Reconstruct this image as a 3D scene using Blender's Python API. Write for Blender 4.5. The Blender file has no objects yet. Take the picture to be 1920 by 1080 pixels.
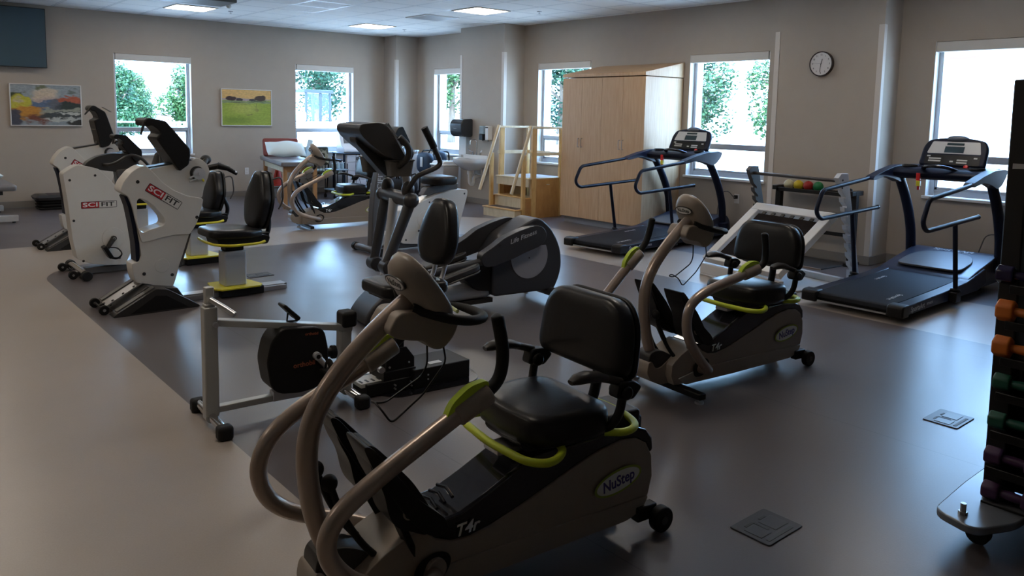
import bpy, bmesh, math, random
from mathutils import Vector, Matrix
PI=math.pi
random.seed(7)
SC=bpy.context.scene
COL=SC.collection
# ------------------------------------------------------------------ camera
cam_d=bpy.data.cameras.new('camera'); cam=bpy.data.objects.new('camera',cam_d); COL.objects.link(cam)
YAW,PITCH,ROLL=0.8669,0.1081,0.0207
fwd=Vector((math.cos(YAW)*math.cos(PITCH),math.sin(YAW)*math.cos(PITCH),-math.sin(PITCH)))
rt0=Vector((math.sin(YAW),-math.cos(YAW),0)); up0=rt0.cross(fwd)
rt=math.cos(ROLL)*rt0+math.sin(ROLL)*up0; up=-math.sin(ROLL)*rt0+math.cos(ROLL)*up0
cam.matrix_world=Matrix(((rt.x,up.x,-fwd.x,-8.6925),(rt.y,up.y,-fwd.y,-13.6742),(rt.z,up.z,-fwd.z,1.5211),(0,0,0,1)))
cam_d.sensor_width=36; cam_d.lens=1479.8/1920*36
cam_d.shift_x=-2.24/1920; cam_d.shift_y=-162.99/1920; cam_d.clip_start=.05; cam_d.clip_end=300
SC.camera=cam
# ------------------------------------------------------------------ world, sun, exposure
W=bpy.data.worlds.new('sky'); SC.world=W; W.use_nodes=True
nt=W.node_tree; nt.nodes.clear()
wo=nt.nodes.new('ShaderNodeOutputWorld'); bg=nt.nodes.new('ShaderNodeBackground')
tc=nt.nodes.new('ShaderNodeTexCoord'); sx=nt.nodes.new('ShaderNodeSeparateXYZ'); cr=nt.nodes.new('ShaderNodeValToRGB')
nt.links.new(tc.outputs['Generated'],sx.inputs[0]); nt.links.new(sx.outputs['Z'],cr.inputs[0])
cr.color_ramp.elements[0].position=0.0; cr.color_ramp.elements[0].color=(.46,.69,1.0,1)
cr.color_ramp.elements[1].position=.6; cr.color_ramp.elements[1].color=(.30,.52,1.0,1)
nt.links.new(cr.outputs[0],bg.inputs[0]); bg.inputs[1].default_value=15.0
nt.links.new(bg.outputs[0],wo.inputs[0])
sd=bpy.data.lights.new('sun','SUN'); sd.energy=14; sd.angle=.01; sd.color=(1,.95,.86)
sun=bpy.data.objects.new('sun',sd); COL.objects.link(sun); sun.rotation_euler=Vector((-.22,-.27,.93)).to_track_quat('Z','Y').to_euler()
sun.location=(-30,-30,30)
SC.view_settings.view_transform='Standard'; SC.view_settings.look='None'; SC.view_settings.gamma=1
SC.view_settings.use_curve_mapping=False; SC.view_settings.exposure=0.35
# ------------------------------------------------------------------ helpers: materials
MT={}
def mat(name,col,rough=.5,metal=0.,noise=0.,nscale=40.,bump=0.,coat=0.,spec=.5,emit=None):
    if name in MT: return MT[name]
    m=bpy.data.materials.new(name); m.use_nodes=True; n=m.node_tree; b=n.nodes['Principled BSDF']
    b.inputs['Roughness'].default_value=rough; b.inputs['Metallic'].default_value=metal
    b.inputs['Specular IOR Level'].default_value=spec; b.inputs['Coat Weight'].default_value=coat
    c=(*col,1); b.inputs['Base Color'].default_value=c
    if emit: b.inputs['Emission Color'].default_value=(*emit[0],1); b.inputs['Emission Strength'].default_value=emit[1]
    if noise or bump:
        t=n.nodes.new('ShaderNodeTexCoord'); x=n.nodes.new('ShaderNodeTexNoise'); x.inputs['Scale'].default_value=nscale; x.inputs['Detail'].default_value=4
        n.links.new(t.outputs['Object'],x.inputs['Vector'])
        if noise:
            mx=n.nodes.new('ShaderNodeMix'); mx.data_type='RGBA'
            mx.inputs[6].default_value=(*[max(0,v*(1-noise)) for v in col],1); mx.inputs[7].default_value=(*[min(1,v*(1+noise)) for v in col],1)
            n.links.new(x.outputs[0],mx.inputs[0]); n.links.new(mx.outputs[2],b.inputs['Base Color'])
        if bump:
            bp=n.nodes.new('ShaderNodeBump'); bp.inputs['Strength'].default_value=bump; bp.inputs['Distance'].default_value=.002
            n.links.new(x.outputs[0],bp.inputs['Height']); n.links.new(bp.outputs[0],b.inputs['Normal'])
    MT[name]=m; return m
def nodes(name):
    m=bpy.data.materials.new(name); m.use_nodes=True; MT[name]=m
    return m,m.node_tree,m.node_tree.nodes['Principled BSDF']
def mth(n,op,a,b=None,c=None):
    x=n.nodes.new('ShaderNodeMath'); x.operation=op
    for i,v in enumerate((a,b,c)):
        if v is None: continue
        if isinstance(v,(int,float)): x.inputs[i].default_value=v
        else: n.links.new(v,x.inputs[i])
    return x.outputs[0]
# ------------------------------------------------------------------ helpers: geometry
def rnd(pts,r=.02,n=4,closed=True):
    """fillet the corners of a polyline (2D or 3D)"""
    P=[Vector(p) for p in pts]; out=[]; N=len(P)
    for i,p in enumerate(P):
        if not closed and i in (0,N-1): out.append(p); continue
        a=P[i-1]; b=P[(i+1)%N]; da=a-p; db=b-p
        ra=min(r,da.length*.49); rb=min(r,db.length*.49)
        if ra<1e-6 or rb<1e-6: out.append(p); continue
        s=p+da.normalized()*ra; e=p+db.normalized()*rb
        for k in range(n+1):
            t=k/n; out.append(s*(1-t)**2+p*2*t*(1-t)+e*t*t)
    return out
class G:
    def __init__(s): s.b=bmesh.new(); s.m=0
    def _f(s,vs):
        try: f=s.b.faces.new(vs); f.material_index=s.m; f.smooth=True; return f
        except ValueError: return None
    def box(s,x0,x1,y0,y1,z0,z1,M=None):
        c=[(x0,y0,z0),(x1,y0,z0),(x1,y1,z0),(x0,y1,z0),(x0,y0,z1),(x1,y0,z1),(x1,y1,z1),(x0,y1,z1)]
        v=[s.b.verts.new(M@Vector(p) if M else p) for p in c]
        for q in ((0,3,2,1),(4,5,6,7),(0,1,5,4),(1,2,6,5),(2,3,7,6),(3,0,4,7)): s._f([v[i] for i in q])
        return s
    def bar(s,a,b,w,h,up=(0,0,1)):
        """rectangular bar from a to b, width w, height h"""
        a=Vector(a);b=Vector(b);d=(b-a); L=d.length; d.normalize(); u=Vector(up); 
        if abs(d.dot(u))>.98: u=Vector((1,0,0))
        sd=d.cross(u).normalized(); u=sd.cross(d).normalized()
        M=Matrix(((d.x,sd.x,u.x,a.x),(d.y,sd.y,u.y,a.y),(d.z,sd.z,u.z,a.z),(0,0,0,1)))
        return s.box(0,L,-w/2,w/2,-h/2,h/2,M)
    def prism(s,o,a,b,ax='y',M=None):
        """extrude outline o=(u,v) list from a to b; ax y: (u,.,v); x: (.,u,v); z: (u,v,.)"""
        def P(u,v,w):
            q={'y':(u,w,v),'x':(w,u,v),'z':(u,v,w)}[ax]; return M@Vector(q) if M else q
        A=[s.b.verts.new(P(p[0],p[1],a)) for p in o]; B=[s.b.verts.new(P(p[0],p[1],b)) for p in o]; N=len(o)
        s._f(A); s._f(B[::-1])
        for i in range(N): s._f([A[i],A[(i+1)%N],B[(i+1)%N],B[i]][::-1])
        return s
    def tube(s,pts,r,seg=12,closed=False,cap=True,flat=1.):
        P=[Vector(p) for p in pts]; P=[p for i,p in enumerate(P) if i==0 or (p-P[i-1]).length>1e-5]; N=len(P); rings=[]
        R=r if isinstance(r,(list,tuple)) else [r]*N
        if len(R)!=N: R=[R[0]+(R[-1]-R[0])*i/(N-1) for i in range(N)]
        t0=(P[1]-P[0]).normalized(); u=t0.orthogonal().normalized()
        if abs(t0.z)<.9: u=(Vector((0,0,1))-t0*t0.z).normalized()
        pt=t0
        for i in range(N):
            if closed: t=(P[(i+1)%N]-P[i-1]).normalized()
            else: t=((P[min(i+1,N-1)]-P[i]).normalized()+(P[i]-P[max(i-1,0)]).normalized()).normalized() if 0<i<N-1 else (P[1]-P[0] if i==0 else P[-1]-P[-2]).normalized()
            q=pt.rotation_difference(t); u=(q@u); u=(u-t*u.dot(t)).normalized(); pt=t; w=t.cross(u)
            rings.append([s.b.verts.new(P[i]+(u*math.cos(k*2*PI/seg)*flat+w*math.sin(k*2*PI/seg))*R[i]) for k in range(seg)])
        for i in range(N-1 if not closed else N):
            a=rings[i];b=rings[(i+1)%N]
            for k in range(seg): s._f([a[k],a[(k+1)%seg],b[(k+1)%seg],b[k]])
        if cap and not closed: s._f(rings[0][::-1]); s._f(rings[-1])
        return s
    def cyl(s,a,b,r,seg=20,r2=None): return s.tube([a,b],[r,r if r2 is None else r2],seg)
    def lathe(s,prof,seg=24,M=None):
        """prof (r,z) list around z"""
        rings=[]
        for r,z in prof:
            rings.append([s.b.verts.new((M@Vector((r*math.cos(k*2*PI/seg),r*math.sin(k*2*PI/seg),z))) if M else (r*math.cos(k*2*PI/seg),r*math.sin(k*2*PI/seg),z)) for k in range(seg)])
        for a,b in zip(rings,rings[1:]):
            for k in range(seg): s._f([a[k],a[(k+1)%seg],b[(k+1)%seg],b[k]])
        s._f(rings[0][::-1]); s._f(rings[-1]); return s
    def ell(s,c,rx,ry,rz,M=None,nu=20,nv=12,p=1.):
        """(super)ellipsoid"""
        def e(v): return math.copysign(abs(v)**p,v)
        c=Vector(c); rings=[]
        for i in range(1,nv):
            a=-PI/2+PI*i/nv; row=[]
            for k in range(nu):
                b=2*PI*k/nu; q=Vector((rx*e(math.cos(a))*e(math.cos(b)),ry*e(math.cos(a))*e(math.sin(b)),rz*e(math.sin(a))))
                if M: q=M@q
                row.append(s.b.verts.new(c+q))
            rings.append(row)
        lo=Vector((0,0,-rz)); hi=Vector((0,0,rz))
        if M: lo=M@lo; hi=M@hi
        L=s.b.verts.new(c+lo); H=s.b.verts.new(c+hi)
        for a,b in zip(rings,rings[1:]):
            for k in range(nu): s._f([a[k],a[(k+1)%nu],b[(k+1)%nu],b[k]])
        for k in range(nu): s._f([L,rings[0][(k+1)%nu],rings[0][k]]); s._f([H,rings[-1][k],rings[-1][(k+1)%nu]])
        return s
    def pad(s,o,th,M,edge=.35,dome=.0):
        """padded cushion: outline o (u,v) in the plane of M (4x4), thickness th along its z; rounded rim"""
        c=Vector((sum(p[0] for p in o)/len(o),sum(p[1] for p in o)/len(o)))
        lay=[(.90,-th/2),(.975,-th*.40),(1,-th*.22),(1,th*.16),(.98,th*.36),(.93,th*.47),(.80,th*.5+dome*.4),(.5,th*.5+dome*.85),(.2,th*.5+dome)]
        rings=[]
        for k,z in lay: rings.append([s.b.verts.new(M@Vector((c.x+(p[0]-c.x)*k,c.y+(p[1]-c.y)*k,z))) for p in o])
        N=len(o)
        for a,b in zip(rings,rings[1:]):
            for i in range(N): s._f([a[i],a[(i+1)%N],b[(i+1)%N],b[i]])
        s._f(rings[0][::-1]); s._f(rings[-1]); return s
    def text(s,t,size,M,depth=.001,bold=0.,shear=0.,fit=None,cx=True):
        cu=bpy.data.curves.new('t','FONT'); cu.body=t; cu.size=size; cu.extrude=depth; cu.offset=bold; cu.shear=shear
        cu.align_x='CENTER' if cx else 'LEFT'; cu.align_y='CENTER'; cu.resolution_u=3
        o=bpy.data.objects.new('t',cu); COL.objects.link(o)
        dg=bpy.context.evaluated_depsgraph_get(); me=bpy.data.meshes.new_from_object(o.evaluated_get(dg))
        if fit and len(me.vertices):
            xs=[v.co.x for v in me.vertices]; k=fit/(max(xs)-min(xs)); me.transform(Matrix.Diagonal((k,1,1,1)))
        me.transform(M); n0=len(s.b.faces); s.b.from_mesh(me); s.b.faces.ensure_lookup_table()
        for f in s.b.faces[n0:]: f.material_index=s.m
        bpy.data.objects.remove(o); bpy.data.curves.remove(cu); bpy.data.meshes.remove(me); return s
def SIDE(x,y,z,rot=0.): # text / plates lying on a side panel, facing -y
    return Matrix.Translation((x,y,z))@Matrix(((1,0,0,0),(0,0,-1,0),(0,1,0,0),(0,0,0,1)))@Matrix.Rotation(rot,4,'Z')
def FRONT(x,y,z,rot=0.): # facing -x
    return Matrix.Translation((x,y,z))@Matrix(((0,0,-1,0),(-1,0,0,0),(0,1,0,0),(0,0,0,1)))@Matrix.Rotation(rot,4,'Z')
def obj(name,g,m,parent=None,bevel=0.,seg=2,sharp=35,kind=None,sub=0):
    me=bpy.data.meshes.new(name); bmesh.ops.recalc_face_normals(g.b,faces=g.b.faces); g.b.to_mesh(me); g.b.free()
    for x in (m if isinstance(m,(list,tuple)) else [m]): me.materials.append(x)
    o=bpy.data.objects.new(name,me); COL.objects.link(o); o.parent=parent
    try: me.set_sharp_from_angle(angle=math.radians(sharp))
    except Exception: pass
    if bevel:
        b=o.modifiers.new('bevel','BEVEL'); b.width=bevel; b.segments=seg; b.limit_method='ANGLE'; b.angle_limit=math.radians(40)
        b.harden_normals=False
    if sub: q=o.modifiers.new('sub','SUBSURF'); q.levels=sub; q.render_levels=sub
    if kind: o['kind']=kind
    return o
def tag(o,label,cat,group=None,kind=None):
    o['label']=label; o['category']=cat
    if group: o['group']=group
    if kind: o['kind']=kind
    return o
def thing(name,label,cat,loc=(0,0,0),th=0.,group=None):
    o=bpy.data.objects.new(name,None); COL.objects.link(o); o.location=loc if len(loc)==3 else (*loc,0); o.rotation_euler=(0,0,th); o.empty_display_size=.1
    return tag(o,label,cat,group)
def dup(root,loc,th=None,label=None,name=None):
    def cp(o,par):
        c=o.copy(); COL.objects.link(c); c.parent=par
        for ch in list(o.children): cp(ch,c)
        return c
    kids=list(root.children); r=root.copy(); COL.objects.link(r)
    for ch in kids: cp(ch,r)
    r.location=loc if len(loc)==3 else (*loc,0)
    if th is not None: r.rotation_euler=(0,0,th)
    if label: r['label']=label
    return r
def struct(name,g,m,parent=None,**k): return obj(name,g,m,parent,kind='structure',**k)
# ------------------------------------------------------------------ materials
WALL=mat('wall_paint',(.41,.350,.290),.75,noise=.04,nscale=6,bump=.05)
WHITE=mat('white_trim',(.68,.66,.63),.45)
GUARD=mat('corner_guard_vinyl',(.60,.55,.50),.45)
BASE=mat('baseboard_vinyl',(.22,.20,.18),.5)
ALU=mat('window_aluminium',(.50,.52,.55),.4,.6)
SHADE=mat('roller_shade_fabric',(.60,.57,.53),.7)
BLACK=mat('black_plastic',(.0075,.0072,.0075),.42,noise=.2,nscale=30,spec=.3)
RUB=mat('black_rubber',(.008,.0078,.008),.6,spec=.3)
VINYL=mat('black_vinyl',(.0075,.007,.0075),.34,noise=.15,nscale=60,bump=.15,spec=.38)
GLOSSB=mat('gloss_black',(.008,.008,.011),.16,coat=.4)
CHROME=mat('chrome',(.75,.75,.76),.12,1.)
STEEL=mat('brushed_steel',(.52,.52,.53),.3,.9)
SILVER=mat('silver_paint',(.56,.56,.57),.33,.25)
TAUPE=mat('taupe_metallic',(.36,.285,.235),.30,.5,coat=.1)
TAUPE2=mat('taupe_plastic',(.30,.25,.205),.40,noise=.04,nscale=80)
LIME=mat('lime_rubber',(.50,.58,.02),.45)
LIMEG=mat('lime_lever',(.46,.60,.03),.35)
YEL=mat('yellow_paint',(.72,.62,.03),.4)
CREAM=mat('cream_shell',(.62,.59,.54),.32,noise=.03,nscale=15,coat=.1)
CREAM2=mat('cream_recess',(.47,.445,.405),.4)
GREY=mat('mid_grey_plastic',(.085,.080,.078),.4)
DGREY=mat('dark_grey_plastic',(.026,.024,.023),.4,noise=.05,nscale=60)
REDP=mat('badge_red',(.42,.015,.02),.35)
INK=mat('lettering_black',(.015,.015,.015),.5)
WTXT=mat('lettering_white',(.72,.72,.70),.5)
BTXT=mat('lettering_blue',(.06,.05,.22),.5)
LGREEN=mat('logo_green',(.30,.38,.05),.5)
LTX=mat('lettering_grey',(.45,.45,.46),.4)
NAVY=mat('navy_plastic',(.008,.011,.026),.42,noise=.05,nscale=50,spec=.18)
# ------------------------------------------------------------------ special materials
def wood(name,c1,c2,scale=(14,14,1.2),rough=.42):
    m,n,b=nodes(name); t=n.nodes.new('ShaderNodeTexCoord'); mp=n.nodes.new('ShaderNodeMapping'); mp.inputs['Scale'].default_value=scale
    x=n.nodes.new('ShaderNodeTexNoise'); x.inputs['Scale'].default_value=3; x.inputs['Detail'].default_value=6; x.inputs['Distortion'].default_value=.4
    r=n.nodes.new('ShaderNodeValToRGB'); r.color_ramp.elements[0].position=.35; r.color_ramp.elements[0].color=(*c1,1); r.color_ramp.elements[1].position=.7; r.color_ramp.elements[1].color=(*c2,1)
    n.links.new(t.outputs['Object'],mp.inputs[0]); n.links.new(mp.outputs[0],x.inputs['Vector']); n.links.new(x.outputs[0],r.inputs[0]); n.links.new(r.outputs[0],b.inputs['Base Color'])
    b.inputs['Roughness'].default_value=rough; return m
MAPLE=wood('maple_laminate',(.50,.315,.170),(.58,.385,.225))
OAK=wood('varnished_pine',(.56,.335,.12),(.68,.43,.17),(6,6,2),.3)
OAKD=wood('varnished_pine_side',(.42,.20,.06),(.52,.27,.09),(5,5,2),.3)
LEGW=wood('table_leg_wood',(.40,.20,.08),(.48,.26,.11),(8,8,1.2),.4)
# floor: dark field with a beige border band
FLOOR,n,b=nodes('sheet_vinyl_floor')
t=n.nodes.new('ShaderNodeTexCoord'); sp=n.nodes.new('ShaderNodeSeparateXYZ'); n.links.new(t.outputs['Object'],sp.inputs[0])
def rrect(cx,cy,hx,hy,r):
    ax=mth(n,'SUBTRACT',mth(n,'ABSOLUTE',mth(n,'SUBTRACT',sp.outputs[0],cx)),hx-r); ay=mth(n,'SUBTRACT',mth(n,'ABSOLUTE',mth(n,'SUBTRACT',sp.outputs[1],cy)),hy-r)
    mx=mth(n,'MAXIMUM',ax,0); my=mth(n,'MAXIMUM',ay,0)
    d=mth(n,'ADD',mth(n,'SQRT',mth(n,'ADD',mth(n,'MULTIPLY',mx,mx),mth(n,'MULTIPLY',my,my))),mth(n,'MINIMUM',mth(n,'MAXIMUM',ax,ay),0))
    return mth(n,'LESS_THAN',mth(n,'SUBTRACT',d,r),0)
inner=rrect((-7.40-2.68)/2,(-5.17-19)/2,(7.40-2.68)/2,(19-5.17)/2,.75)
outer=rrect((-14.5-1.36)/2,(-3.88-21)/2,(14.5-1.36)/2,(21-3.88)/2,1.25)
beige=mth(n,'MULTIPLY',outer,mth(n,'SUBTRACT',1,inner))
nz=n.nodes.new('ShaderNodeTexNoise'); nz.inputs['Scale'].default_value=2.2; nz.inputs['Detail'].default_value=5; n.links.new(t.outputs['Object'],nz.inputs['Vector'])
nf=n.nodes.new('ShaderNodeTexNoise'); nf.inputs['Scale'].default_value=160; nf.inputs['Detail'].default_value=2; n.links.new(t.outputs['Object'],nf.inputs['Vector'])
mx=n.nodes.new('ShaderNodeMix'); mx.data_type='RGBA'; mx.inputs[6].default_value=(.105,.090,.090,1); mx.inputs[7].default_value=(.345,.295,.25,1); n.links.new(beige,mx.inputs[0])
# welded sheet seams every 1.83 m
sm_=mth(n,'LESS_THAN',mth(n,'ABSOLUTE',mth(n,'SUBTRACT',mth(n,'MODULO',mth(n,'ADD',sp.outputs[0],30.6-1.83*.0+.80),1.83),.9)),.003)
vv=mth(n,'ADD',mth(n,'MULTIPLY',nz.outputs[0],.25),mth(n,'MULTIPLY',nf.outputs[0],.2)); vv=mth(n,'ADD',vv,.78)
vv=mth(n,'MULTIPLY',vv,mth(n,'SUBTRACT',1,mth(n,'MULTIPLY',sm_,.35)))
ms=n.nodes.new('ShaderNodeVectorMath'); ms.operation='SCALE'; n.links.new(mx.outputs[2],ms.inputs[0]); n.links.new(vv,ms.inputs['Scale']); n.links.new(ms.outputs[0],b.inputs['Base Color'])
b.inputs['Specular IOR Level'].default_value=.62; n.links.new(mth(n,'ADD',mth(n,'MULTIPLY',nz.outputs[0],.10),.26),b.inputs['Roughness'])
bp=n.nodes.new('ShaderNodeBump'); bp.inputs['Strength'].default_value=.12; bp.inputs['Distance'].default_value=.002; n.links.new(nf.outputs[0],bp.inputs['Height']); n.links.new(bp.outputs[0],b.inputs['Normal'])
# ceiling: 0.61 m lay-in tiles on white tees
CEIL,n,b=nodes('ceiling_tile_grid')
t=n.nodes.new('ShaderNodeTexCoord'); sp=n.nodes.new('ShaderNodeSeparateXYZ'); n.links.new(t.outputs['Object'],sp.inputs[0])
def line(o,off):
    f=mth(n,'FRACT',mth(n,'DIVIDE',mth(n,'ADD',o,off),.6096)); f=mth(n,'MINIMUM',f,mth(n,'SUBTRACT',1,f)); return mth(n,'LESS_THAN',f,.021),mth(n,'LESS_THAN',f,.030)
lx,ex=line(sp.outputs[0],6.215+.6096*20); ly,ey=line(sp.outputs[1],1.22+.6096*40)
tee=mth(n,'MAXIMUM',lx,ly); edge=mth(n,'MAXIMUM',ex,ey)
nf=n.nodes.new('ShaderNodeTexNoise'); nf.inputs['Scale'].default_value=90; n.links.new(t.outputs['Object'],nf.inputs['Vector'])
m1=n.nodes.new('ShaderNodeMix'); m1.data_type='RGBA'; m1.inputs[6].default_value=(.84,.83,.80,1); m1.inputs[7].default_value=(.26,.26,.26,1); n.links.new(edge,m1.inputs[0])
m2=n.nodes.new('ShaderNodeMix'); m2.data_type='RGBA'; n.links.new(m1.outputs[2],m2.inputs[6]); m2.inputs[7].default_value=(.72,.72,.70,1); n.links.new(tee,m2.inputs[0])
n.links.new(m2.outputs[2],b.inputs['Base Color']); n.links.new(mth(n,'SUBTRACT',.9,mth(n,'MULTIPLY',tee,.6)),b.inputs['Roughness'])
bp=n.nodes.new('ShaderNodeBump'); bp.inputs['Distance'].default_value=.004; bp.inputs['Strength'].default_value=.5
n.links.new(mth(n,'ADD',tee,mth(n,'MULTIPLY',nf.outputs[0],.15)),bp.inputs['Height']); n.links.new(bp.outputs[0],b.inputs['Normal'])
# window glass (transparent with a fresnel reflection)
GLASS=bpy.data.materials.new('window_glass'); GLASS.use_nodes=True; n=GLASS.node_tree; n.nodes.clear()
o=n.nodes.new('ShaderNodeOutputMaterial'); tr=n.nodes.new('ShaderNodeBsdfTransparent'); gl=n.nodes.new('ShaderNodeBsdfGlossy'); mxs=n.nodes.new('ShaderNodeMixShader'); fr=n.nodes.new('ShaderNodeLayerWeight')
tr.inputs[0].default_value=(.90,.96,.95,1); gl.inputs['Roughness'].default_value=.02; n.links.new(mth(n,'ADD',mth(n,'MULTIPLY',mth(n,'POWER',fr.outputs['Facing'],5),.9),.04),mxs.inputs[0]); n.links.new(tr.outputs[0],mxs.inputs[1]); n.links.new(gl.outputs[0],mxs.inputs[2]); n.links.new(mxs.outputs[0],o.inputs[0])
LAMP=mat('lamp_diffuser',(.8,.8,.78),.5,emit=((1.0,.88,.74),12.0))
GLSC=mat('screen_glass',(.03,.05,.06),.12)
# ------------------------------------------------------------------ room shell
X0,Y0,H=-13.0,-17.5,3.0; WT=.30
g=G(); g.box(X0-.3,.3,Y0-.3,.3,-.2,0); struct('floor',g,FLOOR)
g=G(); g.box(X0-.3,.3,Y0-.3,.3,H,H+.25); struct('ceiling',g,CEIL)
SILL,HEAD=.77,2.37
WA=[(-5.39,-4.20),(-2.35,-1.165)]; WB=[(-2.22,-1.02),(-5.20,-4.00),(-8.23,-7.03),(-11.35,-10.15)]
def wall_open(name,ops,a,b,mk):
    g=G(); ops=sorted(ops); c=a
    for lo,hi in ops:
        mk(g,c,lo,0,H); mk(g,lo,hi,0,SILL-.03); mk(g,lo,hi,HEAD,H); c=hi
    mk(g,c,b,0,H); return struct(name,g,WALL)
wall_open('wall_left',WA,X0,WT,lambda g,a,b,z0,z1:g.box(a,b,0,WT,z0,z1))
wall_open('wall_right',WB,Y0,0,lambda g,a,b,z0,z1:g.box(0,WT,a,b,z0,z1))
g=G(); g.box(X0-WT,X0,Y0,WT,0,H); struct('wall_far_left',g,WALL)
g=G(); g.box(X0,WT,Y0-WT,Y0,0,H); struct('wall_back',g,WALL)
cols=[(-.49,0,-.45,0),(-.436,0,-3.65,-2.46),(-.396,0,-9.79,-8.54)]
for i,(a,b_,c,d) in enumerate(cols):
    g=G(); g.box(a,b_,c,d,0,H); struct(['wall_corner_column','wall_sink_column','wall_clock_column'][i],g,WALL)
# baseboards
g=G(); g.box(X0,-.49,-.012,0,0,.10); struct('baseboard_left',g,BASE,bevel=.004)
g=G()
for y0,y1 in ((-2.46,-.45),(-8.54,-3.65),(Y0,-9.79)): g.box(-.012,0,y0,y1,0,.10)
struct('baseboard_right',g,BASE,bevel=.004)
g=G()
for a,b_,c,d in cols: g.box(a-.012,a,c-.012,d+(.012 if d<0 else 0),0,.10); g.box(a,b_,c-.012,c,0,.10)
struct('baseboard_columns',g,BASE,bevel=.004)
k=1
for x,y,sy in ((-.49,-.45,1),(-.436,-2.46,-1),(-.436,-3.65,1),(-.396,-8.54,-1),(-.396,-9.79,1)):
    g=G(); g.box(x-.006,x,min(y-sy*.004,y+sy*.055),max(y-sy*.004,y+sy*.055),.10,2.54); g.box(x-.006,x+.055,min(y,y-sy*.006),max(y,y-sy*.006),.10,2.54)
    struct('trim_%d'%k,g,GUARD,bevel=.002); k+=1
# windows
def window(i,a,b,ax):
    root=bpy.data.objects.new('window_%d'%i,None); COL.objects.link(root); root['kind']='structure'
    # local: u along wall, d depth outward
    def B(g,u0,u1,d0,d1,z0,z1):
        if ax=='A': g.box(u0,u1,d0,d1,z0,z1)
        else: g.box(d0,d1,u0,u1,z0,z1)
    g=G(); fo=.10; fi=.155; w=.05
    B(g,a,a+w,fo,fi,SILL,HEAD); B(g,b-w,b,fo,fi,SILL,HEAD); B(g,a+w,b-w,fo,fi,SILL,SILL+.06); B(g,a+w,b-w,fo,fi,HEAD-.08,HEAD)
    B(g,a+w,b-w,fo,fi,1.155,1.205)
    struct('window_frame',g,ALU,root,bevel=.004)
    g=G(); B(g,a+w,a+w+.028,fo+.01,fi-.01,SILL+.06,1.155); B(g,b-w-.028,b-w,fo+.01,fi-.01,SILL+.06,1.155); B(g,a+w,b-w,fo+.01,fi-.01,SILL+.06,SILL+.09); B(g,a+w,b-w,fo+.01,fi-.01,1.13,1.155)
    struct('sash',g,ALU,root,bevel=.003)
    g=G(); B(g,a+w,b-w,.128,.132,SILL+.06,1.155); struct('pane',g,GLASS,root)
    g=G(); B(g,a+w,b-w,.128,.132,1.205,HEAD-.08); struct('pane',g,GLASS,root)
    g=G(); B(g,a-.025,b+.025,-.028,.10,SILL-.03,SILL); struct('window_sill',g,WHITE,root,bevel=.004)
    g=G(); B(g,a+.03,b-.004,.005,.085,HEAD-.105,HEAD-.002); struct('shade_box',g,SHADE,root,bevel=.006)
    g=G(); B(g,a+.012,a+.024,.02,.08,HEAD-.10,HEAD-.01); struct('shade_bracket',g,STEEL,root)
    for u in (a,b):
        g=G(); B(g,u-.001 if u==a else u-.006,u+.006 if u==a else u+.001,.0,.10,SILL,HEAD); struct('jamb_liner',g,WHITE,root)
i=1
for a,b_ in WA: window(i,a,b_,'A'); i+=1
for a,b_ in WB: window(i,a,b_,'B'); i+=1
# ------------------------------------------------------------------ ceiling fittings
def light(x,y,label,group=None):
    t=thing('ceiling_light',label,'light',(x,y,H),0,group)
    g=G(); w=.30
    g.box(-w,w,-w,-w+.022,-.012,.002); g.box(-w,w,w-.022,w,-.012,.002); g.box(-w,-w+.022,-w+.022,w-.022,-.012,.002); g.box(w-.022,w,-w+.022,w-.022,-.012,.002)
    obj('frame',g,WHITE,t); g=G(); g.prism(rnd([(-.278,-.278),(.278,-.278),(.278,.278),(-.278,.278)],.04),-.009,.001,'z'); obj('diffuser',g,LAMP,t); return t
tx=lambda k:-6.215+.6096*(k+.5); ty=lambda k:-1.22-.6096*(k+.5)
light(tx(2),ty(0),'square recessed ceiling light nearest the blue television and first painting')
light(tx(7),ty(0),'square recessed ceiling light nearest the room corner column')
light(tx(7),ty(5),'square recessed ceiling light above the sink and wooden steps')
for kx,ky in ((2,5),(-3,0),(-3,5),(7,10),(2,10),(-3,10),(7,15),(2,15),(-3,15),(-8,5),(-8,12)):
    light(tx(kx),ty(ky),'square recessed ceiling light just beyond the top edge of the view','ceiling lights out of view')
t=thing('ceiling_vent','square louvred air vent in the ceiling above the corner','vent',(tx(7),ty(3),H))
g=G(); g.box(-.3,.3,-.3,-.27,-.012,.002); g.box(-.3,.3,.27,.3,-.012,.002); g.box(-.3,-.27,-.27,.27,-.012,.002); g.box(.27,.3,-.27,.27,-.012,.002); obj('frame',g,WHITE,t)
g=G()
for k in range(9): y=-.24+k*.06; g.box(-.27,.27,y,y+.035,-.012,-.006,Matrix.Rotation(.0,4,'X'))
obj('louvre',g,SILVER,t); g=G(); g.box(-.27,.27,-.27,.27,-.001,.001); obj('backing',g,DGREY,t)
for x,y,l in ((-4.12,-1.59,'small round ceiling sprinkler beside the left ceiling light'),(-.99,-1.52,'small round ceiling sprinkler near the corner column'),(-1.03,-5.14,'small round ceiling sprinkler right of the sink light')):
    t=thing('sprinkler',l,'sprinkler',(x,y,H)); g=G(); g.lathe([(.0,.001),(.035,.001),(.035,-.006),(.02,-.01)],20); obj('escutcheon',g,STEEL,t)
    g=G(); g.cyl((0,0,-.008),(0,0,-.03),.008,10); g.lathe([(.018,-.03),(.018,-.033)],12); obj('head',g,CHROME,t)
t=thing('ceiling_projector_mount','grey flat ceiling mounted box with a bright camera dome, at the top edge','projector',(-4.95,-2.62,H),0)
g=G(); g.box(-.6,.42,-.3,.3,-.045,0); obj('housing',g,mat('mount_grey',(.10,.095,.09),.5),t,bevel=.01)
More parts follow.
